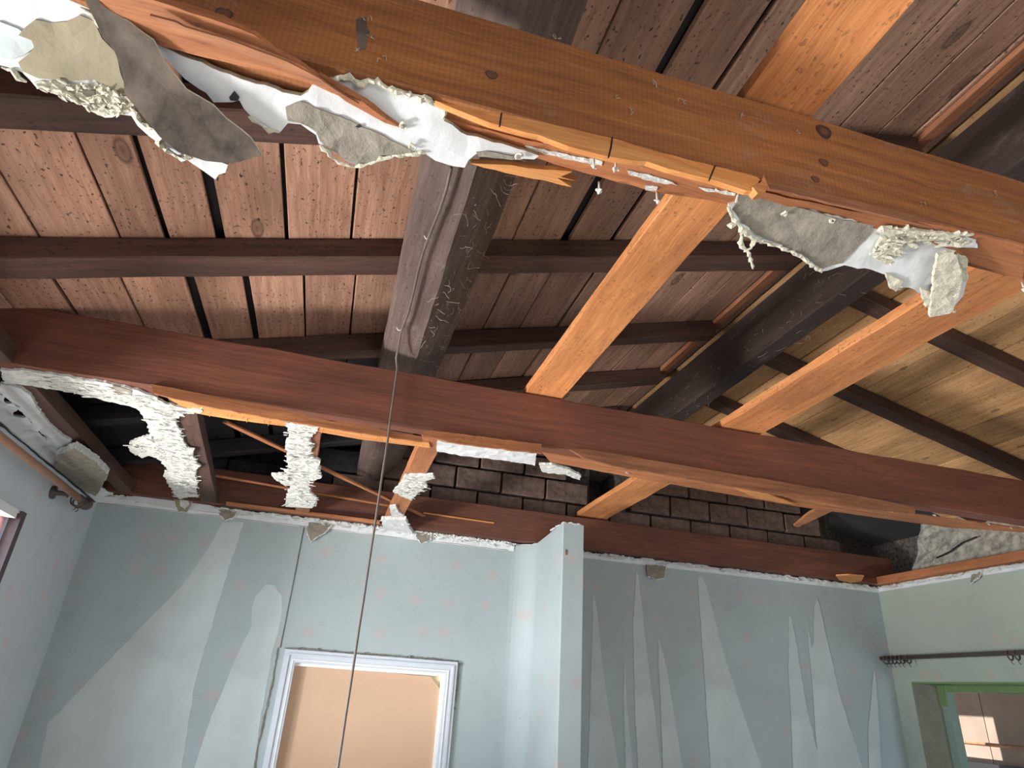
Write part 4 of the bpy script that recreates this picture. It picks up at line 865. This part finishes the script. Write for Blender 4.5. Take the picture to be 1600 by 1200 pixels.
spike([(1170, 450), (1195, 590), (1205, 560), (1206, 400), (1218, 352), (1232, 380), (1270, 560), (1330, 820), (1440, 1169), (1560, 1600), (1250, 1600), (1225, 1169), (1200, 800), (1182, 600)], 9)
peel([(880 + 0.325 * a, 820 + 0.325 * b) for a, b in [(1495, 690), (1505, 760), (1515, 900), (1530, 1169), (1540, 1500), (1460, 1500), (1470, 1169), (1465, 1000)]], 10)
peel([(1373, 1040), (1385, 1100), (1402, 1200), (1420, 1400), (1395, 1400), (1388, 1200), (1376, 1100)], 11, 0, XR, (1, 0, 0))

# ------------------------------------------------------------------ left window (maroon frame, pink curtain outside edge of view)
W1 = empty('window_1', (XL, 2.2, -0.75), kind='structure')
boxes('window_frame', [((XL - 0.03, 3.125, -0.75), (XL + 0.012, 3.165, 0.56)), ((XL - 0.05, 0.19, -0.75), (XL + 0.012, 0.25, 0.56)), ((XL - 0.05, 1.60, -0.75), (XL + 0.006, 1.66, 0.56)), ((XL - 0.05, 0.25, -0.75), (XL + 0.01, 3.12, -0.69))], 'maroon', W1)
boxes('window_head', [((XL - 0.05, 0.25, 0.525), (XL + 0.004, 3.10, 0.56))], 'white_gloss', W1)
box('pane', (XL - 0.10, 0.25, -0.7), (XL - 0.095, 3.1, 0.53), 'glass', W1)
def curtain():
    bm = bmesh.new(); n = 40; a = []; b = []
    for i in range(n + 1):
        x = XL - 0.035 - 0.22 * i / n; y = 3.11 - 0.03 * math.sin(i * 0.7) - 0.05 * i / n
        a.append(bm.verts.new((x, y, -0.75))); b.append(bm.verts.new((x, y, 0.545)))
    for i in range(n): bm.faces.new((a[i], a[i + 1], b[i + 1], b[i]))
    r = bmesh.ops.extrude_face_region(bm, geom=bm.faces[:])
    for e in r['geom']:
        if isinstance(e, bmesh.types.BMVert): e.co.y += 0.003
    o = link('curtain', bm_mesh('curtain', bm, True), 'pink'); tag(o, label='pink curtain gathered at the side of the window at the left edge of the picture', cat='curtain')
curtain()
# left curtain pole
py = [at(u, v, 0, XL + 0.085) for u, v in ((0, 672), (128, 782))]
zp = py[1].z; dy = py[0]
P0 = Vector((XL + 0.085, 0.95, zp)); P1 = Vector((XL + 0.085, py[1].y, zp))
LP = empty('curtain_pole', P1, label='thick orange-brown curtain pole with turned end on the left wall', cat='curtain pole')
tube('pole', [P0, P0.lerp(P1, 0.5), P1], 0.016, 'pole', LP, sides=16)
def lathe(name, c, axis, prof, mat, par):
    c = Vector(c); return tube(name, [c + Vector(axis) * a for a, r in prof], [r for a, r in prof], mat, par, sides=16)
lathe('finial', P1, (0, 1, 0), [(0, .017), (.012, .022), (.02, .016), (.035, .027), (.055, .032), (.075, .029), (.09, .018), (.096, .004)], 'dpole', LP)
br = P1 + Vector((0, -0.13, 0))
lathe('bracket', Vector((XL, br.y, zp - 0.005)), (1, 0, 0), [(0, .030), (.012, .030), (.016, .012), (.06, .010), (.066, .016)], 'dpole', LP)
def ring(c, r, mat, label, par=None, hook=True, ang=0.0):
    c = Vector(c); pts = []
    for i in range(17):
        t = 2 * math.pi * i / 16; pts.append(c + Vector((r * math.cos(t), 0.25 * r * math.sin(t + 1) * math.sin(ang), r * math.sin(t) - r * 0.45)))
    o = tube('curtain_ring', pts, 0.0042, mat, None, sides=8, label=label, cat='curtain ring', group='curtain rings')
    p = c + Vector((0, 0, -r * 1.45)); tube('hook', [p, p + Vector((0.004, 0.003, -0.012)), p + Vector((0.0, -0.012, -0.022))], 0.0022, mat, o, sides=6)
    return o
ring(P1 + Vector((0, -0.02, 0)), 0.027, 'dpole', 'brown curtain ring touching the turned end of the left curtain pole')
ring(P1 + Vector((0, -0.055, 0)), 0.027, 'dpole', 'brown curtain ring between the bracket and the end ring of the left curtain pole')
# right curtain pole
q0 = at(1372, 1029, 0, XR - 0.075); zr = q0.z
RP = empty('curtain_pole', (XR - 0.075, q0.y, zr), label='thin dark brown curtain pole with ball end above the right window', cat='curtain pole')
tube('pole', [(XR - 0.075, q0.y, zr), (XR - 0.075, 2.6, zr + 0.004), (XR - 0.075, 1.6, zr)], 0.0135, 'dpole', RP, sides=14)
lathe('finial', (XR - 0.075, q0.y, zr), (0, 1, 0), [(0, .014), (.006, .012), (.012, .018), (.024, .023), (.038, .022), (.048, .014), (.052, .003)], 'dpole', RP)
names = ['first', 'second', 'third', 'fourth', 'fifth', 'sixth']
for i, u in enumerate((1384, 1390, 1396, 1403, 1409, 1419)):
    p = at(u, 1028, 0, XR - 0.075); ring((XR - 0.075, p.y, zr), 0.024, 'dpole', names[i] + ' dark curtain ring from the ball end of the right curtain pole', ang=0.5 * i)
for i, u in enumerate((1577, 1588)):
    p = at(u, 1020, 0, XR - 0.075); ring((XR - 0.075, p.y, zr), 0.024, 'dpole', ('left' if i == 0 else 'right') + ' one of the two dark curtain rings near the right edge of the picture', ang=1 + i)
lathe('bracket', (XR, 3.98 if q0.y > 4 else q0.y - 0.16, zr), (-1, 0, 0), [(0, .022), (.01, .022), (.014, .009), (.07, .009)], 'dpole', RP)

# ------------------------------------------------------------------ right window
W2 = empty('window_2', (XR, 2.9, -0.8), kind='structure')
boxes('reveal_lining', [((XR + 0.004, 3.800, -0.8), (XR + 0.235, 3.812, 0.232))], 'reveal', W2)
boxes('window_frame', [((XR + 0.20, 3.745, -0.8), (XR + 0.26, 3.80, 0.232)), ((XR + 0.20, 0.9, -0.8), (XR + 0.26, 0.96, 0.232)), ((XR + 0.20, 2.2, -0.8), (XR + 0.26, 2.26, 0.232))], 'teal', W2)
boxes('window_head', [((XR + 0.20, 0.96, 0.185), (XR + 0.26, 3.745, 0.232)), ((XR + 0.19, 3.75, 0.10), (XR + 0.262, 3.802, 0.232))], 'green', W2)
boxes('soffit', [((XR + 0.002, 0.9, 0.222), (XR + 0.24, 3.80, 0.234))], 'green', W2)
box('pane', (XR + 0.225, 0.96, -0.8), (XR + 0.229, 3.745, 0.19), 'glass', W2)
# porch beyond the right window
PO = empty('porch_wall', (XR + 1.2, 3.0, -1.5), kind='structure')
for i, (a, b) in enumerate(((1.0, 2.15), (2.156, 3.30), (3.306, 4.4), (4.406, 5.6))):
    box('panel', (XR + 1.2, a, -0.25), (XR + 1.22, b, 0.46), 'panel', PO)
box('dark_rail', (XR + 1.12, 1.0, 0.46), (XR + 1.22, 5.6, 0.56), 'black', PO)
box('lower_wall', (XR + 1.16, 1.0, -1.5), (XR + 1.24, 5.6, -0.25), 'black', PO)
box('upper_wall', (XR + 1.16, 1.0, 0.56), (XR + 1.24, 5.6, 1.4), 'noggin', PO)
tube('pole_reflection', [(XR + 1.1, 5.4, -0.12), (XR + 1.1, 3.2, -0.12), (XR + 1.1, 1.2, -0.12)], 0.012, 'noggin', PO, sides=8)  # added bar, stands in for the curtain pole mirrored in the pane
box('porch_roof', (XR + 0.40, -2.0, 1.0), (XR + 2.2, 7.6, 1.05), 'noggin', PO)

# rear window frame
W3 = empty('window_3', (1.1, YR, -0.8), kind='structure')
boxes('window_frame', [((0.18, YR - 0.2, -0.8), (0.23, YR - 0.14, 0.45)), ((2.02, YR - 0.2, -0.8), (2.07, YR - 0.14, 0.45)), ((0.23, YR - 0.2, 0.40), (2.02, YR - 0.14, 0.45)), ((0.23, YR - 0.2, -0.8), (2.02, YR - 0.14, -0.75))], 'white_gloss', W3)
box('ground', (-14, -16, FL - 0.25), (14, 14, FL - 0.15), 'skim', kind='structure')

# ------------------------------------------------------------------ lift everything to its real height
for o in list(SC.objects):
    if o.parent is None: o.location.z += H
